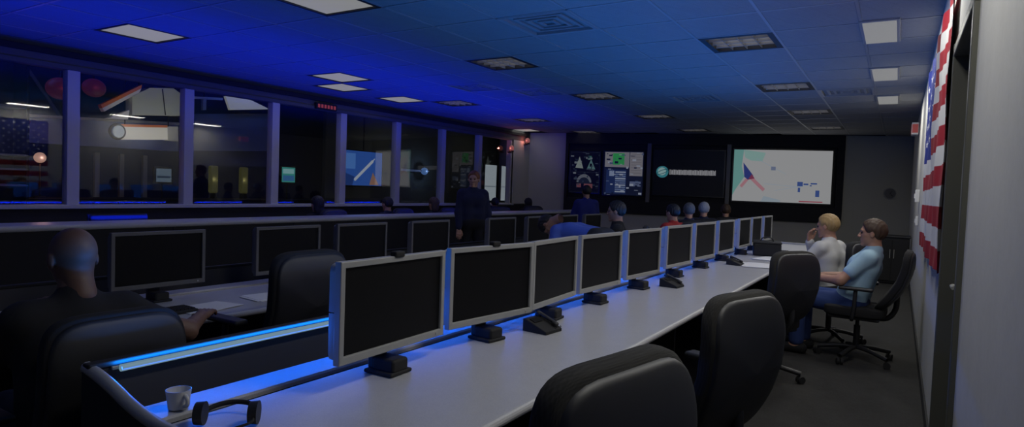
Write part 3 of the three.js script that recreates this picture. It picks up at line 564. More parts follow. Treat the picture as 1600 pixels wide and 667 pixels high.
// at the middle console
const seated = (label, x, z, turn, extra, ch = true, group = G2) => {
  if (ch) chair(chairBlack, extra.chairLabel, x, z, turn, group); delete extra.chairLabel;
  return person({ label, pos: [x, 0, z], turn, lean: 0.12, hands: [[0.16, 0.74, 0.42], [-0.16, 0.74, 0.42]], skin: SK.light, ...extra });
};
person({ label: 'person in a bright blue shirt bent far over the middle desk', pos: [-2.55, 0, -5.85], turn: FACE - 0.15, stand: true, lean: 1.42, headFollow: 1.0, head: [0.45, 0], hands: [[0.2, 0.7, 0.6], [-0.2, 0.7, 0.6]], shirt: M_cloth.blue, hair: HAIR.black, pants: M_cloth.black, sleeve: 0, skin: SK.mid, scale: 0.98 });
seated('dark-haired person in black sitting beside the one in dark blue', -2.8, -7.05, FACE + 0.3, { chairLabel: 'black office chair under the dark-haired person in black', shirt: M_cloth.black, hair: HAIR.black, skin: SK.mid });
seated('dark-haired person in a red shirt at the middle desk', -2.68, -8.8, FACE - 0.4, { chairLabel: 'black office chair under the person in red', shirt: M_cloth.red, hair: HAIR.black, scale: 0.97 });
seated('person with grey hair and dark top, right of the one in red', -2.76, -9.75, FACE - 1.1, { chairLabel: 'black office chair under the grey-haired person', shirt: M_cloth.navy, hair: HAIR.grey, scale: 0.98 });
seated('person wearing a white cap, below the large white screen edge', -2.76, -10.6, FACE - 1.2, { chairLabel: 'black office chair under the person in the white cap', shirt: M_cloth.navy, hair: HAIR.white, hairStyle: 'cap', scale: 0.99 });
seated('person with brown hair, rightmost of the group before the end wall', -2.72, -12.0, FACE - 1.2, { chairLabel: 'black office chair under the brown-haired person', shirt: M_cloth.black, hair: HAIR.brown, scale: 0.96 });
// behind the rear counter, before the windows
const rearSpots = [[-6.2, 'leftmost', 'black'], [-7.65, 'second from left', 'black'], [-8.85, 'third from left', 'brown'], [-11.1, 'fourth from left', 'black'], [-12.5, 'rightmost', 'black']];
rearSpots.forEach(([z, w, h], k) => seated(`dark-haired person behind the rear counter, ${w} of the five heads before the windows`, k < 3 ? -7.05 : -7.25, z, k < 3 ? FACE : FACE - 0.7, { chairLabel: `black office chair behind the rear counter, ${w} of five`, shirt: [M_cloth.black, M_cloth.navy, M_cloth.black, M_cloth.grey, M_cloth.black][k], hair: HAIR[h], hairStyle: k % 2 ? 'short' : 'long', scale: 0.91, hands: [[0.2, 0.68, 0.3], [-0.2, 0.68, 0.3]] }, true, G3));

// ------------------------------------------------------------ display wall
function canvasTex(w, h, draw) { const c = document.createElement('canvas'); c.width = w; c.height = h; draw(c.getContext('2d'), w, h); const t = new THREE.CanvasTexture(c); t.colorSpace = THREE.SRGBColorSpace; return t; }
const screenMat = (tex, k = 1) => new THREE.MeshStandardMaterial({ color: 0x050505, roughness: 0.5, emissive: new THREE.Color().setRGB(k, k, k), emissiveMap: tex });
const pat = (cx, w, h, n, cols, s0) => { let s = s0; const R = () => { s = (s * 1103515245 + 12345) >>> 0; return s / 4294967296; }; for (let i = 0; i < n; i++) { cx.fillStyle = cols[Math.floor(R() * cols.length)]; cx.fillRect(R() * w, R() * h, R() * w * 0.12 + 3, R() * h * 0.05 + 2); } };
const texStatus = canvasTex(512, 640, (c, w, h) => {
  c.fillStyle = '#05060d'; c.fillRect(0, 0, w, h); c.strokeStyle = '#20242e'; c.lineWidth = 6; c.strokeRect(6, 6, w - 12, h / 2 - 12); c.strokeRect(6, h / 2 + 4, w - 12, h / 2 - 12);
  c.fillStyle = '#8d9794'; c.beginPath(); c.moveTo(90, 250); c.lineTo(160, 70); c.lineTo(230, 260); c.fill(); c.fillStyle = '#3f6f66'; c.fillRect(300, 60, 70, 60); c.fillStyle = '#5d7f80'; c.beginPath(); c.moveTo(290, 270); c.lineTo(360, 110); c.lineTo(440, 270); c.fill(); c.fillStyle = '#05060d'; c.fillRect(340, 180, 40, 50);
  c.fillStyle = '#6a6f78'; c.beginPath(); c.arc(250, 480, 130, Math.PI, 0); c.fill(); c.fillStyle = '#1d2432'; c.beginPath(); c.arc(250, 500, 100, Math.PI, 0); c.fill(); c.fillStyle = '#7a4a4e'; c.fillRect(120, 500, 80, 60); c.fillRect(250, 500, 150, 70); pat(c, w, h, 50, ['#3a4350', '#7a828a', '#26303a'], 3);
});
const texTables = canvasTex(640, 720, (c, w, h) => {
  c.fillStyle = '#121830'; c.fillRect(0, 0, w, h); c.fillStyle = '#77757c'; c.fillRect(10, 10, 400, 250); c.fillRect(420, 10, 210, 390); c.fillStyle = '#2e8a4a'; c.fillRect(140, 30, 190, 190);
  c.fillStyle = '#1c2a52'; c.fillRect(40, 300, 330, 400); for (let i = 0; i < 10; i++) { c.fillStyle = i % 3 ? '#5d6c8e' : '#8a93a6'; c.fillRect(190, 330 + i * 36, 170, 22); } c.fillStyle = '#7884a0'; c.fillRect(90, 320, 80, 90); for (let i = 0; i < 8; i++) { c.fillStyle = '#5a585f'; c.fillRect(440, 40 + i * 44, 170, 6); } c.fillStyle = '#56607e'; c.fillRect(430, 490, 180, 80); pat(c, w, h, 60, ['#0f1730', '#8d94a4', '#44506e'], 9);
});
const texLogo = canvasTex(1024, 700, (c, w, h) => {
  c.fillStyle = '#010208'; c.fillRect(0, 0, w, h); const gx = 128, gy = 340; c.fillStyle = '#3f8f9c'; c.beginPath(); c.arc(gx, gy, 92, 0, 7); c.fill(); c.fillStyle = '#9fc4c6'; c.beginPath(); c.arc(gx - 6, gy - 8, 62, 0, 7); c.fill(); c.strokeStyle = '#28606e'; c.lineWidth = 10; c.beginPath(); c.ellipse(gx, gy, 90, 26, -0.4, 0, 7); c.stroke();
  c.fillStyle = '#b4b4ba'; for (let i = 0; i < 44; i++) { const k = (i * 7919) % 5; c.fillRect(236 + i * 15.4, 300 + (k === 3 ? 10 : 0), k % 2 ? 13 : 10, k === 3 ? 66 : 80); }
});
const texMap = canvasTex(1280, 720, (c, w, h) => {
  c.fillStyle = '#cfd0d2'; c.fillRect(0, 0, w, h);
  c.fillStyle = '#86c3bd'; c.beginPath(); c.moveTo(0, 0); c.lineTo(130, 0); c.lineTo(110, 230); c.lineTo(150, 380); c.lineTo(40, 560); c.lineTo(0, 640); c.fill(); c.fillStyle = '#a9d2cc'; c.beginPath(); c.moveTo(130, 0); c.lineTo(420, 40); c.lineTo(380, 160); c.lineTo(230, 150); c.lineTo(150, 110); c.fill();
  c.strokeStyle = '#d79aa6'; c.lineWidth = 40; c.beginPath(); c.moveTo(200, 400); c.lineTo(110, 520); c.stroke(); c.lineWidth = 46; c.beginPath(); c.moveTo(230, 380); c.lineTo(420, 560); c.stroke();
  c.fillStyle = '#3a4a9a'; c.beginPath(); c.moveTo(130, 180); c.lineTo(270, 360); c.lineTo(200, 420); c.lineTo(150, 380); c.fill(); c.fillStyle = '#9c4468'; c.beginPath(); c.moveTo(200, 420); c.lineTo(290, 400); c.lineTo(250, 340); c.fill();
  c.strokeStyle = '#b6cbe0'; c.lineWidth = 5; for (const [a, b, d, e] of [[420, 470, 900, 500], [300, 120, 700, 330], [560, 560, 1000, 470]]) { c.beginPath(); c.moveTo(a, b); c.lineTo(d, e); c.stroke(); }
  c.fillStyle = '#8b97b8'; c.fillRect(500, 230, 60, 50); c.fillStyle = '#4a66b0'; c.fillRect(850, 430, 70, 60); c.fillRect(930, 450, 60, 20); c.fillRect(1020, 440, 80, 20); c.fillRect(1085, 540, 50, 90); c.fillRect(860, 510, 30, 60); c.fillRect(1010, 470, 24, 16);
  c.fillStyle = '#b9c9d6'; c.beginPath(); c.moveTo(380, 720); c.lineTo(420, 640); c.lineTo(640, 690); c.lineTo(640, 720); c.fill(); c.fillStyle = '#c05a6c'; c.fillRect(880, 690, 300, 16);
});
{
  const place = g => { g.position.copy(END_A); g.rotation.y = END_ANGLE; };
  const cab = thing('display_cabinet', 'black wall cabinet that holds the wall screens', 'cabinet'); place(cab);
  part('top_fascia', rbox(6.66, CEIL - 2.63 - 0.01, 0.12, 0.01, 4.35, (CEIL + 2.63) / 2, 0.065), M.darkWall, cab);
  part('bottom_fascia', rbox(6.66, 0.36, 0.12, 0.01, 4.35, 1.04, 0.065), M.darkWall, cab);
  part('backing', box(6.6, 1.5, 0.03, 4.35, 1.92, 0.02), M.darkWall, cab);
  for (const [x, w, m] of [[1.06, 0.08, M.darkWall], [3.2, 0.1, M.edge], [5.12, 0.1, M.edge], [7.6, 0.16, M.darkWall]]) part('upright', rbox(w, 1.5, 0.11, 0.01, x, 1.92, 0.075), m, cab);
  const scr = (name, label, x0, x1, y0, y1, tex, k, group) => {
    const s = thing(name, label, 'screen', [0, 0, 0], 0, group); place(s);
    const cx = (x0 + x1) / 2, cy = (y0 + y1) / 2, w = x1 - x0, h = y1 - y0;
    const fr = new THREE.Shape([[-w / 2 - 0.03, -h / 2 - 0.03], [w / 2 + 0.03, -h / 2 - 0.03], [w / 2 + 0.03, h / 2 + 0.03], [-w / 2 - 0.03, h / 2 + 0.03]].map(p => new THREE.Vector2(...p))); fr.holes.push(new THREE.Path([[-w / 2, -h / 2], [-w / 2, h / 2], [w / 2, h / 2], [w / 2, -h / 2]].map(p => new THREE.Vector2(...p))));
    part('frame', new THREE.ExtrudeGeometry(fr, { depth: 0.05, bevelEnabled: false }).translate(cx, cy, 0.06), M.blackGloss, s);
    part('picture', new THREE.PlaneGeometry(w, h).translate(cx, cy, 0.1), screenMat(tex, k), s);
    const a = 0.11; void a; return s;
  };
  scr('wall_screen', 'dark wall screen with small grey figures, leftmost on the end wall', 1.16, 1.94, 1.36, 2.42, texStatus, 0.38, 'wall screens');
  scr('wall_screen', 'wall screen with grey tables and a green square', 2.06, 3.06, 1.33, 2.45, texTables, 0.55, 'wall screens');
  scr('wall_screen', 'black wall screen with a round emblem and a line of pale letters', 3.33, 5.02, 1.38, 2.5, texLogo, 0.42, 'wall screens');
  const big = scr('wall_screen', 'large bright white wall screen with a coloured map', 5.24, 7.43, 1.3, 2.55, texMap, 0.36, 'wall screens');
  const l = rectLight(2.1, 1.15, [0.3, 0.3, 0.31], [6.33, 1.92, 0.12], [0, 0, 0]); l.rotation.set(0, Math.PI, 0); big.add(l);
}
{ // round clock on the end wall, and the black cupboard below
  const c = thing('wall_clock', 'small pale round clock on the grey end wall', 'clock', [END_A.x, 0, END_A.z], END_ANGLE);
  part('case', cyl(0.13, 0.13, 0.04, 0, 0, 0, 32).rotateX(Math.PI / 2).translate(8.67, 1.6, 0.022), M.silver, c); part('dial', cyl(0.115, 0.115, 0.004, 0, 0, 0, 32).rotateX(Math.PI / 2).translate(8.67, 1.6, 0.044), M.edge, c);
  for (const [a, l] of [[0.6, 0.06], [2.4, 0.09]]) part('hand', box(0.008, l, 0.003, 0, l / 2, 0).rotateZ(-a).translate(8.67, 1.6, 0.048), M.black, c);
}
{
  const g = thing('cupboard', 'low black cupboard in the far right corner behind the seated people', 'cupboard', [-0.06, 0, -12.8]);
  part('carcass', rbox(0.5, 0.78, 0.5, 0.008, 0, 0.41, 0), M.black, g); part('top', rbox(0.53, 0.03, 0.53, 0.008, 0, 0.815, 0), M.chairPlastic, g); part('plinth', box(0.46, 0.04, 0.46, 0, 0.02, 0), M.black, g);
  for (const s of [-1, 1]) { const d = part('door', rbox(0.235, 0.7, 0.018, 0.004, s * 0.121, 0.41, 0.258), M.black, g); part('handle', bar([s * 0.03, 0.45, 0.285], [s * 0.03, 0.6, 0.285], 0.006), M.silver, d); }
}

// ------------------------------------------------------------ right wall: flag and fittings
{
  const w = 2.95, h = 1.56, tex = canvasTex(1216, 640, (c, W, H) => {
    for (let i = 0; i < 13; i++) { c.fillStyle = i % 2 ? '#d8d8d6' : '#a01226'; c.fillRect(0, i * H / 13, W, H / 13 + 1); }
    c.fillStyle = '#1d2f86'; c.fillRect(0, 0, W * 0.4, H * 7 / 13); c.fillStyle = '#dededc';
    for (let r = 0; r < 9; r++) for (let k = 0; k < (r % 2 ? 5 : 6); k++) { const x = W * 0.4 * ((r % 2 ? 2 : 1) + 2 * k) / 12, y = H * 7 / 13 * (r + 1) / 10; c.beginPath(); for (let i = 0; i < 10; i++) { const a = -Math.PI / 2 + i * Math.PI / 5, q = i % 2 ? 6.5 : 17; c.lineTo(x + q * Math.cos(a), y + q * Math.sin(a)); } c.fill(); }
  });
  const f = thing('flag', 'large red, white and blue striped flag hanging on the right wall', 'flag', [XR - 0.03, 0, 0]);
  const front = new THREE.PlaneGeometry(w, h, 160, 40), p = front.attributes.position;
  const sh = (x, y) => 0.011 * Math.sin(x * 9 + y * 1.5) + 0.007 * Math.sin(x * 21 - y * 2) + 0.004 * Math.sin(y * 9 + x * 4);
  for (let i = 0; i < p.count; i++) p.setZ(i, sh(p.getX(i), p.getY(i)));
  front.computeVertexNormals();
  // canton lies at the far end, so the cloth reads left to right from far to near
  const m = part('cloth', front.rotateY(-Math.PI / 2).translate(0, 1.04 + h / 2, -4.06 - w / 2), new THREE.MeshStandardMaterial({ map: tex, roughness: 0.85, side: THREE.DoubleSide }), f);
  void m;
  for (const z of [-4.08, -4.06 - w + 0.02]) part('grommet', new THREE.TorusGeometry(0.012, 0.004, 8, 16).rotateY(Math.PI / 2).translate(-0.015, 1.04 + h - 0.03, z), M.silver, f);
}
{
  const e = thing('exit_sign', 'red-lit sign high on the right wall at the far end', 'sign', [XR, 2.62, -12.3]);
  part('housing', rbox(0.1, 0.2, 0.3, 0.01, -0.06, 0, 0), M.white, e); part('lit_face', box(0.004, 0.14, 0.24, -0.112, 0, 0), glow([0.16, 0.02, 0.02]), e); part('lit_face', box(0.08, 0.14, 0.004, -0.06, 0, 0.152), glow([0.16, 0.02, 0.02]), e);
  const l = rectLight(0.08, 0.13, [0.3, 0.04, 0.04], [-0.06, 0, 0.158], [0, 0, 0]); l.rotation.set(0, Math.PI, 0); e.add(l);
  const t = thing('wall_switch', 'small white box on the right wall beyond the flag, upper of two', 'switch', [XR, 1.5, -9.6]); part('plate', rbox(0.05, 0.16, 0.12, 0.008, -0.026, 0, 0), M.white, t); part('rocker', rbox(0.012, 0.06, 0.04, 0.003, -0.055, 0, 0), M.white, t);
  const t2 = thing('wall_switch', 'small white plate on the right wall beyond the flag, lower of two', 'switch', [XR, 1.18, -9.6]); part('plate', rbox(0.03, 0.12, 0.09, 0.006, -0.016, 0, 0), M.white, t2); part('rocker', rbox(0.01, 0.05, 0.03, 0.003, -0.034, 0, 0), M.white, t2);
}
// red lamps on the window wall
{
  const c = thing('led_clock', 'narrow red-lit display on the header above the windows', 'clock', [XL + 0.06, 2.7, -7.6]);
  part('housing', rbox(0.06, 0.11, 0.46, 0.008, -0.02, 0, 0), M.black, c); for (let k = 0; k < 6; k++) part('digit', box(0.004, 0.06, 0.045, 0.011, 0, -0.175 + k * 0.07), glow([0.16, 0.02, 0.03]), c);
  for (const [y, z, lab] of [[2.42, -13.66, 'red beacon lamp on the last window post, lower of two'], [2.68, -14.45, 'red beacon lamp on the left wall near the end wall, higher of two']]) {
    const b = thing('beacon_lamp', lab, 'lamp', [XL, y, z], 0, 'red beacon lamps');
    part('bracket', rbox(0.1, 0.03, 0.06, 0.006, 0.05, -0.1, 0), M.black, b); part('base', cyl(0.06, 0.065, 0.04, 0.1, -0.075, 0, 20), M.black, b);
    part('dome', new THREE.SphereGeometry(0.065, 20, 12).scale(1, 1.15, 1).translate(0.1, 0, 0), glow([0.22, 0.06, 0.06]), b);
    const l = new THREE.PointLight(new THREE.Color(1, 0.25, 0.2), 0.06); l.position.set(0.1, 0, 0.09); b.add(l);
  }
}

// ------------------------------------------------------------ the dim room beyond the windows
{
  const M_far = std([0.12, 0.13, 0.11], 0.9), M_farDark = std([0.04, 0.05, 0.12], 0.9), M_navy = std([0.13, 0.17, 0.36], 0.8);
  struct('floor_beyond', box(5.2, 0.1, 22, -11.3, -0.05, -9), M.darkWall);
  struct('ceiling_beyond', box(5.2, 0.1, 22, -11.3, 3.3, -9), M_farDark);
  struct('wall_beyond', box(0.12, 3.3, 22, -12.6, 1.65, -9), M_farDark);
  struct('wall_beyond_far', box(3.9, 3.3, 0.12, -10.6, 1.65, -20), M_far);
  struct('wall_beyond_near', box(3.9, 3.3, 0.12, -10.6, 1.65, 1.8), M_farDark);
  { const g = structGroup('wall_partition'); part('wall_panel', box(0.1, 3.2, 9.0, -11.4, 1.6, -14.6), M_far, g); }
  const X = -10.5;
  const stand = (g, x, y0, y1, z) => part('stand', bar([x, y0, z], [x, y1, z], 0.015), M.black, g);
  { const g = thing('suspended_canopy', 'pale tilted canopy with an orange edge, seen through the second window', 'canopy', [0, 0, 0]);
    const pale = std([0.58, 0.62, 0.5], 0.8), orange = std([0.75, 0.2, 0.05], 0.7), whitePaint = std([0.8, 0.8, 0.77], 0.7);
    part('orange_edge', slabX([[-4.9, 2.46], [-5.51, 2.86], [-5.5, 2.8], [-4.92, 2.41]], X, 0.1), orange, g);
    part('white_edge', slabX([[-4.92, 2.41], [-5.5, 2.8], [-5.47, 2.73], [-4.95, 2.36]], X, 0.1), whitePaint, g);
    part('canopy_panel', slabX([[-5.36, 2.66], [-5.64, 2.83], [-6.03, 2.88], [-6.17, 2.8], [-6.2, 2.44], [-5.36, 2.36]], X, 0.2), pale, g);
    part('bright_wedge', slabX([[-5.0, 2.26], [-5.32, 2.43], [-5.3, 2.28]], X, 0.12), whitePaint, g);
    part('seam', slabX([[-5.83, 2.84], [-5.845, 2.845], [-5.9, 2.42], [-5.885, 2.415]], X + 0.006, 0.02), M.black, g);
    for (const z of [-5.5, -6.1]) part('hanger', bar([X - 0.08, 2.8, z], [X - 0.08, 3.26, z], 0.012), M.black, g);
  }
  { const g = thing('added_uplight', 'added black floor spotlight, unseen below the second window, lighting the canopy', 'lamp', [-9.25, 0, -5.6]);  // added spotlight, hidden below the sill, brightens the canopy
    part('base', cyl(0.13, 0.14, 0.02, 0, 0.01, 0), M.black, g); part('pole', bar([0, 0.02, 0], [0, 0.72, 0], 0.014), M.black, g);
    const dir = V(-1.2, 1.75, 0).normalize(), q = new THREE.Quaternion().setFromUnitVectors(V(0, 1, 0), dir), can = part('lamp_head', cyl(0.07, 0.05, 0.14, 0, 0, 0, 20), M.black, g); can.quaternion.copy(q); can.position.set(0, 0.76, 0);
    part('lens', cyl(0.062, 0.062, 0.008, 0, 0.073, 0, 20), glow([0.3, 0.3, 0.28]), can);
    const l = new THREE.SpotLight(new THREE.Color(1, 0.98, 0.9), 3.4, 0, 0.42, 0.6); l.position.set(dir.x * 0.1, 0.76 + dir.y * 0.1, 0); g.add(l); g.add(l.target); l.target.position.set(dir.x * 2, 0.76 + dir.y * 2, 0); l.shadow.radius = 2; }
  { const g = thing('light_box', 'white light box with an orange top edge, below the tilted canopy', 'sign', [0, 0, 0]);
    part('lit_panel', slabX([[-5.16, 2.15], [-5.93, 2.21], [-5.94, 2.01], [-5.19, 1.95]], X, 0.12), glow([0.16, 0.15, 0.125], [0.5, 0.5, 0.45]), g); part('orange_edge', slabX([[-5.16, 2.19], [-5.93, 2.25], [-5.93, 2.21], [-5.16, 2.15]], X, 0.12), std([0.75, 0.2, 0.05], 0.7), g);
    part('end_cap', slabX([[-5.94, 2.23], [-6.12, 2.25], [-6.13, 2.0], [-5.95, 2.0]], X - 0.02, 0.12), std([0.5, 0.5, 0.44], 0.7), g); part('round_lamp', new THREE.SphereGeometry(0.085, 20, 14).scale(0.6, 1.1, 1).translate(X + 0.04, 2.07, -5.14), glow([0.17, 0.19, 0.21]), g); part('lamp_ring', new THREE.TorusGeometry(0.11, 0.02, 10, 28).rotateY(Math.PI / 2).translate(X + 0.02, 2.07, -5.13), M.black, g);
    for (const z of [-5.3, -6.0]) part('hanger', bar([X - 0.1, 2.2, z], [X - 0.1, 3.26, z], 0.01), M.black, g);
    const l = rectLight(0.75, 0.2, [0.14, 0.13, 0.12], [X + 0.02, 2.08, -5.55], [X + 5, 2.08, -5.55]); g.add(l); l.lookAt(X + 5, 2.08, -5.55); }
  { const g = thing('gallery_beam', 'long navy beam crossing behind the first windows', 'beam', [0, 0, 0]);
    part('beam', slabX([[-2.4, 2.1], [-6.3, 2.3], [-6.3, 1.84], [-2.4, 1.8]], X - 0.3, 0.2), M_navy, g); part('rail', slabX([[-2.4, 2.14], [-6.3, 2.34], [-6.3, 2.3], [-2.4, 2.1]], X - 0.28, 0.24), M.silver, g); }
  { const g = thing('gallery_soffit', 'wide blue-grey soffit seen through the third window', 'soffit', [0, 0, 0]);
    part('soffit_panel', slabX([[-6.4, 2.5], [-8.2, 2.72], [-8.2, 1.97], [-6.4, 1.86]], X - 0.2, 0.3), std([0.14, 0.17, 0.28], 0.8), g); part('lower_band', slabX([[-6.4, 1.86], [-8.2, 1.97], [-8.2, 1.65], [-6.4, 1.6]], X - 0.25, 0.2), M_farDark, g); }
  { const g = thing('gallery_light', 'bright tapering light panel at the top of the third window', 'light', [0, 0, 0]);
    part('lit_panel', slabX([[-7.05, 2.9], [-7.55, 2.91], [-8.0, 2.78], [-7.15, 2.66]], X - 0.1, 0.06), glow([0.12, 0.125, 0.11], [0.5, 0.5, 0.48]), g); part('frame', slabX([[-6.44, 2.81], [-7.0, 2.86], [-7.0, 2.82], [-6.44, 2.77]], X - 0.1, 0.06), std([0.6, 0.62, 0.58], 0.7), g); part('post', slabX([[-6.62, 2.8], [-6.68, 2.8], [-6.68, 2.6], [-6.62, 2.59]], X - 0.1, 0.06), std([0.6, 0.62, 0.58], 0.7), g); for (const z of [-6.65, -7.5]) part('hanger', bar([X - 0.13, 2.8, z], [X - 0.13, 3.26, z], 0.012), M.black, g);
    const l = rectLight(0.8, 0.16, [0.15, 0.15, 0.14], [X - 0.08, 2.8, -7.5], [X + 5, 2.3, -7.5]); g.add(l); l.lookAt(X + 5, 1.8, -7.5); }
  const farScreen = (name, label, z0, z1, y0, y1, x, tex, k, lit) => { const g = thing(name, label, 'screen', [x, (y0 + y1) / 2, (z0 + z1) / 2], Math.PI / 2);
    const w = z0 - z1, h = y1 - y0; part('frame', rbox(w + 0.06, h + 0.06, 0.05, 0.008, 0, 0, -0.03), M.blackGloss, g); part('picture', new THREE.PlaneGeometry(w, h).translate(0, 0, 0.002), screenMat(tex, k), g);
    const l = rectLight(w, h, lit, [0, 0, 0.012], [0, 0, 0]); l.rotation.set(0, Math.PI, 0); g.add(l); return g; };
  const texRocket = canvasTex(512, 400, (c, w, h) => { c.fillStyle = '#2d56a6'; c.fillRect(0, 0, w, h); c.fillStyle = '#4a78c0'; c.fillRect(0, 30, 130, 180); c.strokeStyle = '#aab4c4'; c.lineWidth = 34; c.lineCap = 'round'; c.beginPath(); c.moveTo(130, 330); c.lineTo(370, 110); c.stroke(); c.lineWidth = 14; c.beginPath(); c.moveTo(360, 120); c.lineTo(400, 80); c.stroke(); c.fillStyle = '#8c6a5a'; c.beginPath(); c.moveTo(330, 390); c.lineTo(380, 240); c.lineTo(470, 390); c.fill(); c.fillStyle = '#1c3774'; c.beginPath(); c.moveTo(0, 260); c.lineTo(120, 300); c.lineTo(90, 400); c.lineTo(0, 400); c.fill(); });
  stand(farScreen('gallery_screen', 'blue screen with a slanted pale rocket, seen through the fifth window', -9.93, -11.07, 1.34, 2.12, X, texRocket, 0.5, [0.05, 0.1, 0.3]), 0, 0.4, 1.53, -0.04);
  const texTeal = canvasTex(128, 128, (c, w, h) => { c.fillStyle = '#3f9a92'; c.fillRect(0, 0, w, h); c.fillStyle = '#8fc4c8'; c.fillRect(10, 14, 108, 40); c.fillStyle = '#3a70a8'; c.fillRect(10, 70, 108, 46); });
  stand(farScreen('gallery_monitor', 'small teal screen right of the third window post', -8.24, -8.56, 1.36, 1.66, X, texTeal, 0.4, [0.05, 0.2, 0.2]), 0, -0.49, -0.15, -0.04);
  const texPale = canvasTex(128, 128, (c, w, h) => { c.fillStyle = '#6f8496'; c.fillRect(0, 0, w, h); c.fillStyle = '#2f4256'; c.fillRect(10, 70, 108, 20); });
  stand(farScreen('gallery_monitor', 'small pale screen low in the second window', -5.7, -5.95, 1.3, 1.52, X + 0.1, texPale, 0.28, [0.06, 0.08, 0.1]), 0, -0.39, -0.1, -0.04);
  const texWhite = canvasTex(128, 256, (c, w, h) => { c.fillStyle = '#a8b4bc'; c.fillRect(0, 0, w, h); c.fillStyle = '#7a8690'; c.fillRect(0, 150, w, 8); });
  stand(farScreen('bright_panel', 'tall bright panel left of the last window post', -13.75, -14.3, 1.05, 2.0, -9.35, texWhite, 0.45, [0.3, 0.33, 0.35]), 0, -1.525, -0.4, -0.04);
  stand(farScreen('bright_panel', 'tall bright panel right of the last window post', -14.55, -15.1, 1.05, 2.0, -9.35, texWhite, 0.45, [0.3, 0.33, 0.35]), 0, -1.525, -0.4, -0.04);
  { const g = thing('wall_pipe_lamp', 'blue-white wall lamp on a bar, seen through the sixth window', 'lamp', [-11.2, 1.78, -13.1]);
    part('bar', bar([0, 0, 0.55], [0, 0, -0.3], 0.03), glow([0.02, 0.03, 0.07]), g); part('lens', new THREE.SphereGeometry(0.1, 20, 14).translate(0.04, 0, -0.34), glow([0.04, 0.09, 0.22]), g); part('plate', rbox(0.12, 0.1, 0.2, 0.01, -0.07, 0, 0.1), M.black, g);
    const l = new THREE.PointLight(new THREE.Color(0.3, 0.5, 1), 0.15); l.position.set(0.2, 0, -0.34); g.add(l); }
  for (const [z, y, s, lab] of [[-4.35, 2.62, 0.16, 'dim red round lamp left of the second window post'], [-4.8, 2.7, 0.14, 'dim red round lamp right of the second window post'], [-3.85, 2.1, 0.11, 'dim flat red lamp low in the leftmost window']]) {
    const g = thing('red_lamp', lab, 'lamp', [X, y, z], 0, 'red lamps beyond the windows'); part('globe', new THREE.SphereGeometry(s, 20, 14).scale(0.7, s < 0.12 ? 0.5 : 1, 1.2), glow([0.018, 0.0015, 0.007]), g); part('stem', bar([0, s * 0.4, 0], [0, 3.26 - y, 0], 0.012), M.black, g); const l = new THREE.PointLight(new THREE.Color(1, 0.1, 0.2), 0.008); l.position.set(s + 0.03, 0, 0); g.add(l); }
  { const g = thing('desk_lamp', 'small glowing pinkish lamp low in the leftmost window', 'lamp', [X, 1.02, -4.1]); part('shade', sph(0.075, 0, 0.58, 0), glow([0.3, 0.17, 0.13]), g); part('stem', bar([0, 0, 0], [0, 0.5, 0], 0.012), M.black, g); part('base', cyl(0.07, 0.08, 0.03, 0, 0.015, 0), M.black, g); const l = new THREE.PointLight(new THREE.Color(1, 0.5, 0.4), 0.12); l.position.set(0.11, 0.58, 0); g.add(l); }
  { const g = thing('gallery_shelf', 'dark shelving with pale ledges at the left edge of the windows', 'shelf', [-9.6, 0, -2.9]); for (const y of [0.9, 1.22, 1.42, 1.6, 2.2]) part('shelf_board', rbox(0.4, 0.025, 1.3, 0.005, 0, y, 0), M.edge, g); for (const z of [-0.64, 0.64]) part('upright', box(0.4, 2.9, 0.03, 0, 1.45, z), M.black, g); part('back', box(0.02, 2.9, 1.28, -0.2, 1.45, 0), std([0.05, 0.055, 0.06], 0.8), g); }
  { const g = thing('gallery_brace', 'thin grey diagonal brace behind the leftmost window', 'brace', [0, 0, 0]); part('post', box(0.05, 3.2, 0.05, X - 0.7, 1.6, -4.05), M.edge, g); part('brace', bar([X - 0.7, 3.1, -4.1], [X - 0.7, 2.1, -4.75], 0.025), M.edge, g); }
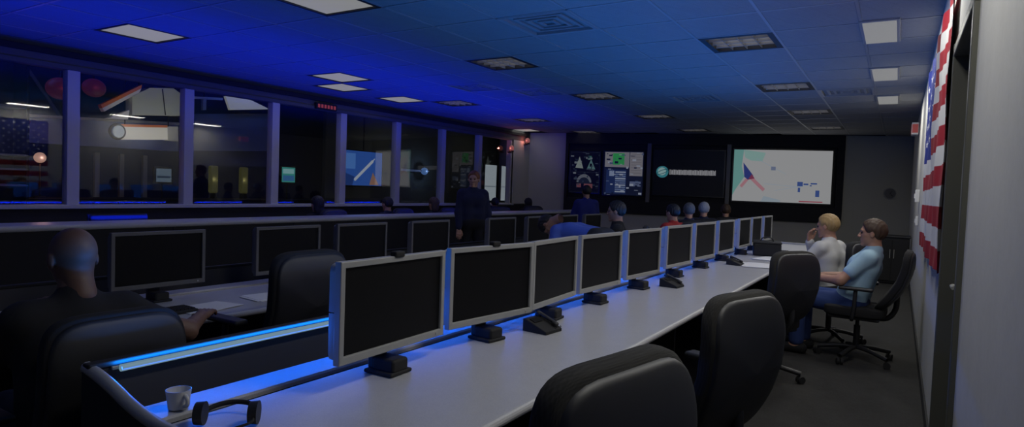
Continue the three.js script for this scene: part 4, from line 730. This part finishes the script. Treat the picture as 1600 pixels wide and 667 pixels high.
  { const g = thing('gallery_desk', 'long dark desk low behind the windows', 'desk', [0, 0, 0]); part('top', box(0.8, 0.04, 9, -10.6, 1.0, -6.8), M.black, g); for (let k = 0; k < 5; k++) part('leg_panel', box(0.7, 0.98, 0.04, -10.6, 0.49, -2.6 - k * 2.1), M.black, g); }
  for (const [z, lab] of [[-6.9, 'left of two yellowish columns low in the third window'], [-7.52, 'right of two yellowish columns low in the third window']]) { const g = thing('lit_column', `dim yellow lit column, ${lab}`, 'lamp', [X - 0.2, 1.02, z], 0, 'yellow columns beyond the third window'); part('shade', rbox(0.12, 0.5, 0.14, 0.03, 0, 0.35, 0), glow([0.02, 0.02, 0.005]), g); part('base', cyl(0.06, 0.07, 0.1, 0, 0.05, 0), M.black, g); const l = new THREE.PointLight(new THREE.Color(1, 0.9, 0.3), 0.02); l.position.set(0.12, 0.35, 0); g.add(l); }
  for (let k = 0; k < 4; k++) { const g = thing('gallery_post', `grey post low in the second window, ${ord[k]} from the left`, 'post', [X - 0.62, 0, -4.75 - k * 0.38], 0, 'posts behind the second window'); part('shaft', box(0.06, 1.74, 0.07, 0, 0.87, 0), M.edge, g); part('foot', box(0.14, 0.02, 0.14, 0, 0.01, 0), M.black, g); }
  // unseen ceiling lights, placed to brighten this room; the near two tint it blue
  for (const [z, w, lab] of [[-3.6, 0.8, 'nearest'], [-7.4, 0.6, 'second'], [-12, 1.5, 'third'], [-15.5, 1.5, 'farthest']]) { const g = thing('unseen_ceiling_light', `unseen long ceiling light in the room beyond the windows, ${lab} of four`, 'ceiling light', [-10.3, 3.24, z], 0, 'unseen lights beyond the windows'); part('housing', rbox(0.3, 0.05, 1.2, 0.01, 0, -0.01, 0), M.black, g); part('diffuser', box(0.24, 0.01, 1.1, 0, -0.04, 0), w < 1 ? glow([0.03, 0.045, 0.14]) : glow([0.14, 0.14, 0.13]), g); const l = rectLight(0.22, 1.05, w < 1 ? [w * 0.5, w * 0.9, w * 4] : [w, w * 0.98, w * 0.85], [0, -0.05, 0], [0, -1, 0]); g.add(l); l.lookAt(-10.3, -5, z); }
}

scene.traverse(o => { if (o.isMesh) { o.castShadow = true; o.receiveShadow = true; } if (o.isPointLight || o.isSpotLight || o.isDirectionalLight) o.castShadow = true; });
renderer.render(scene, camera);
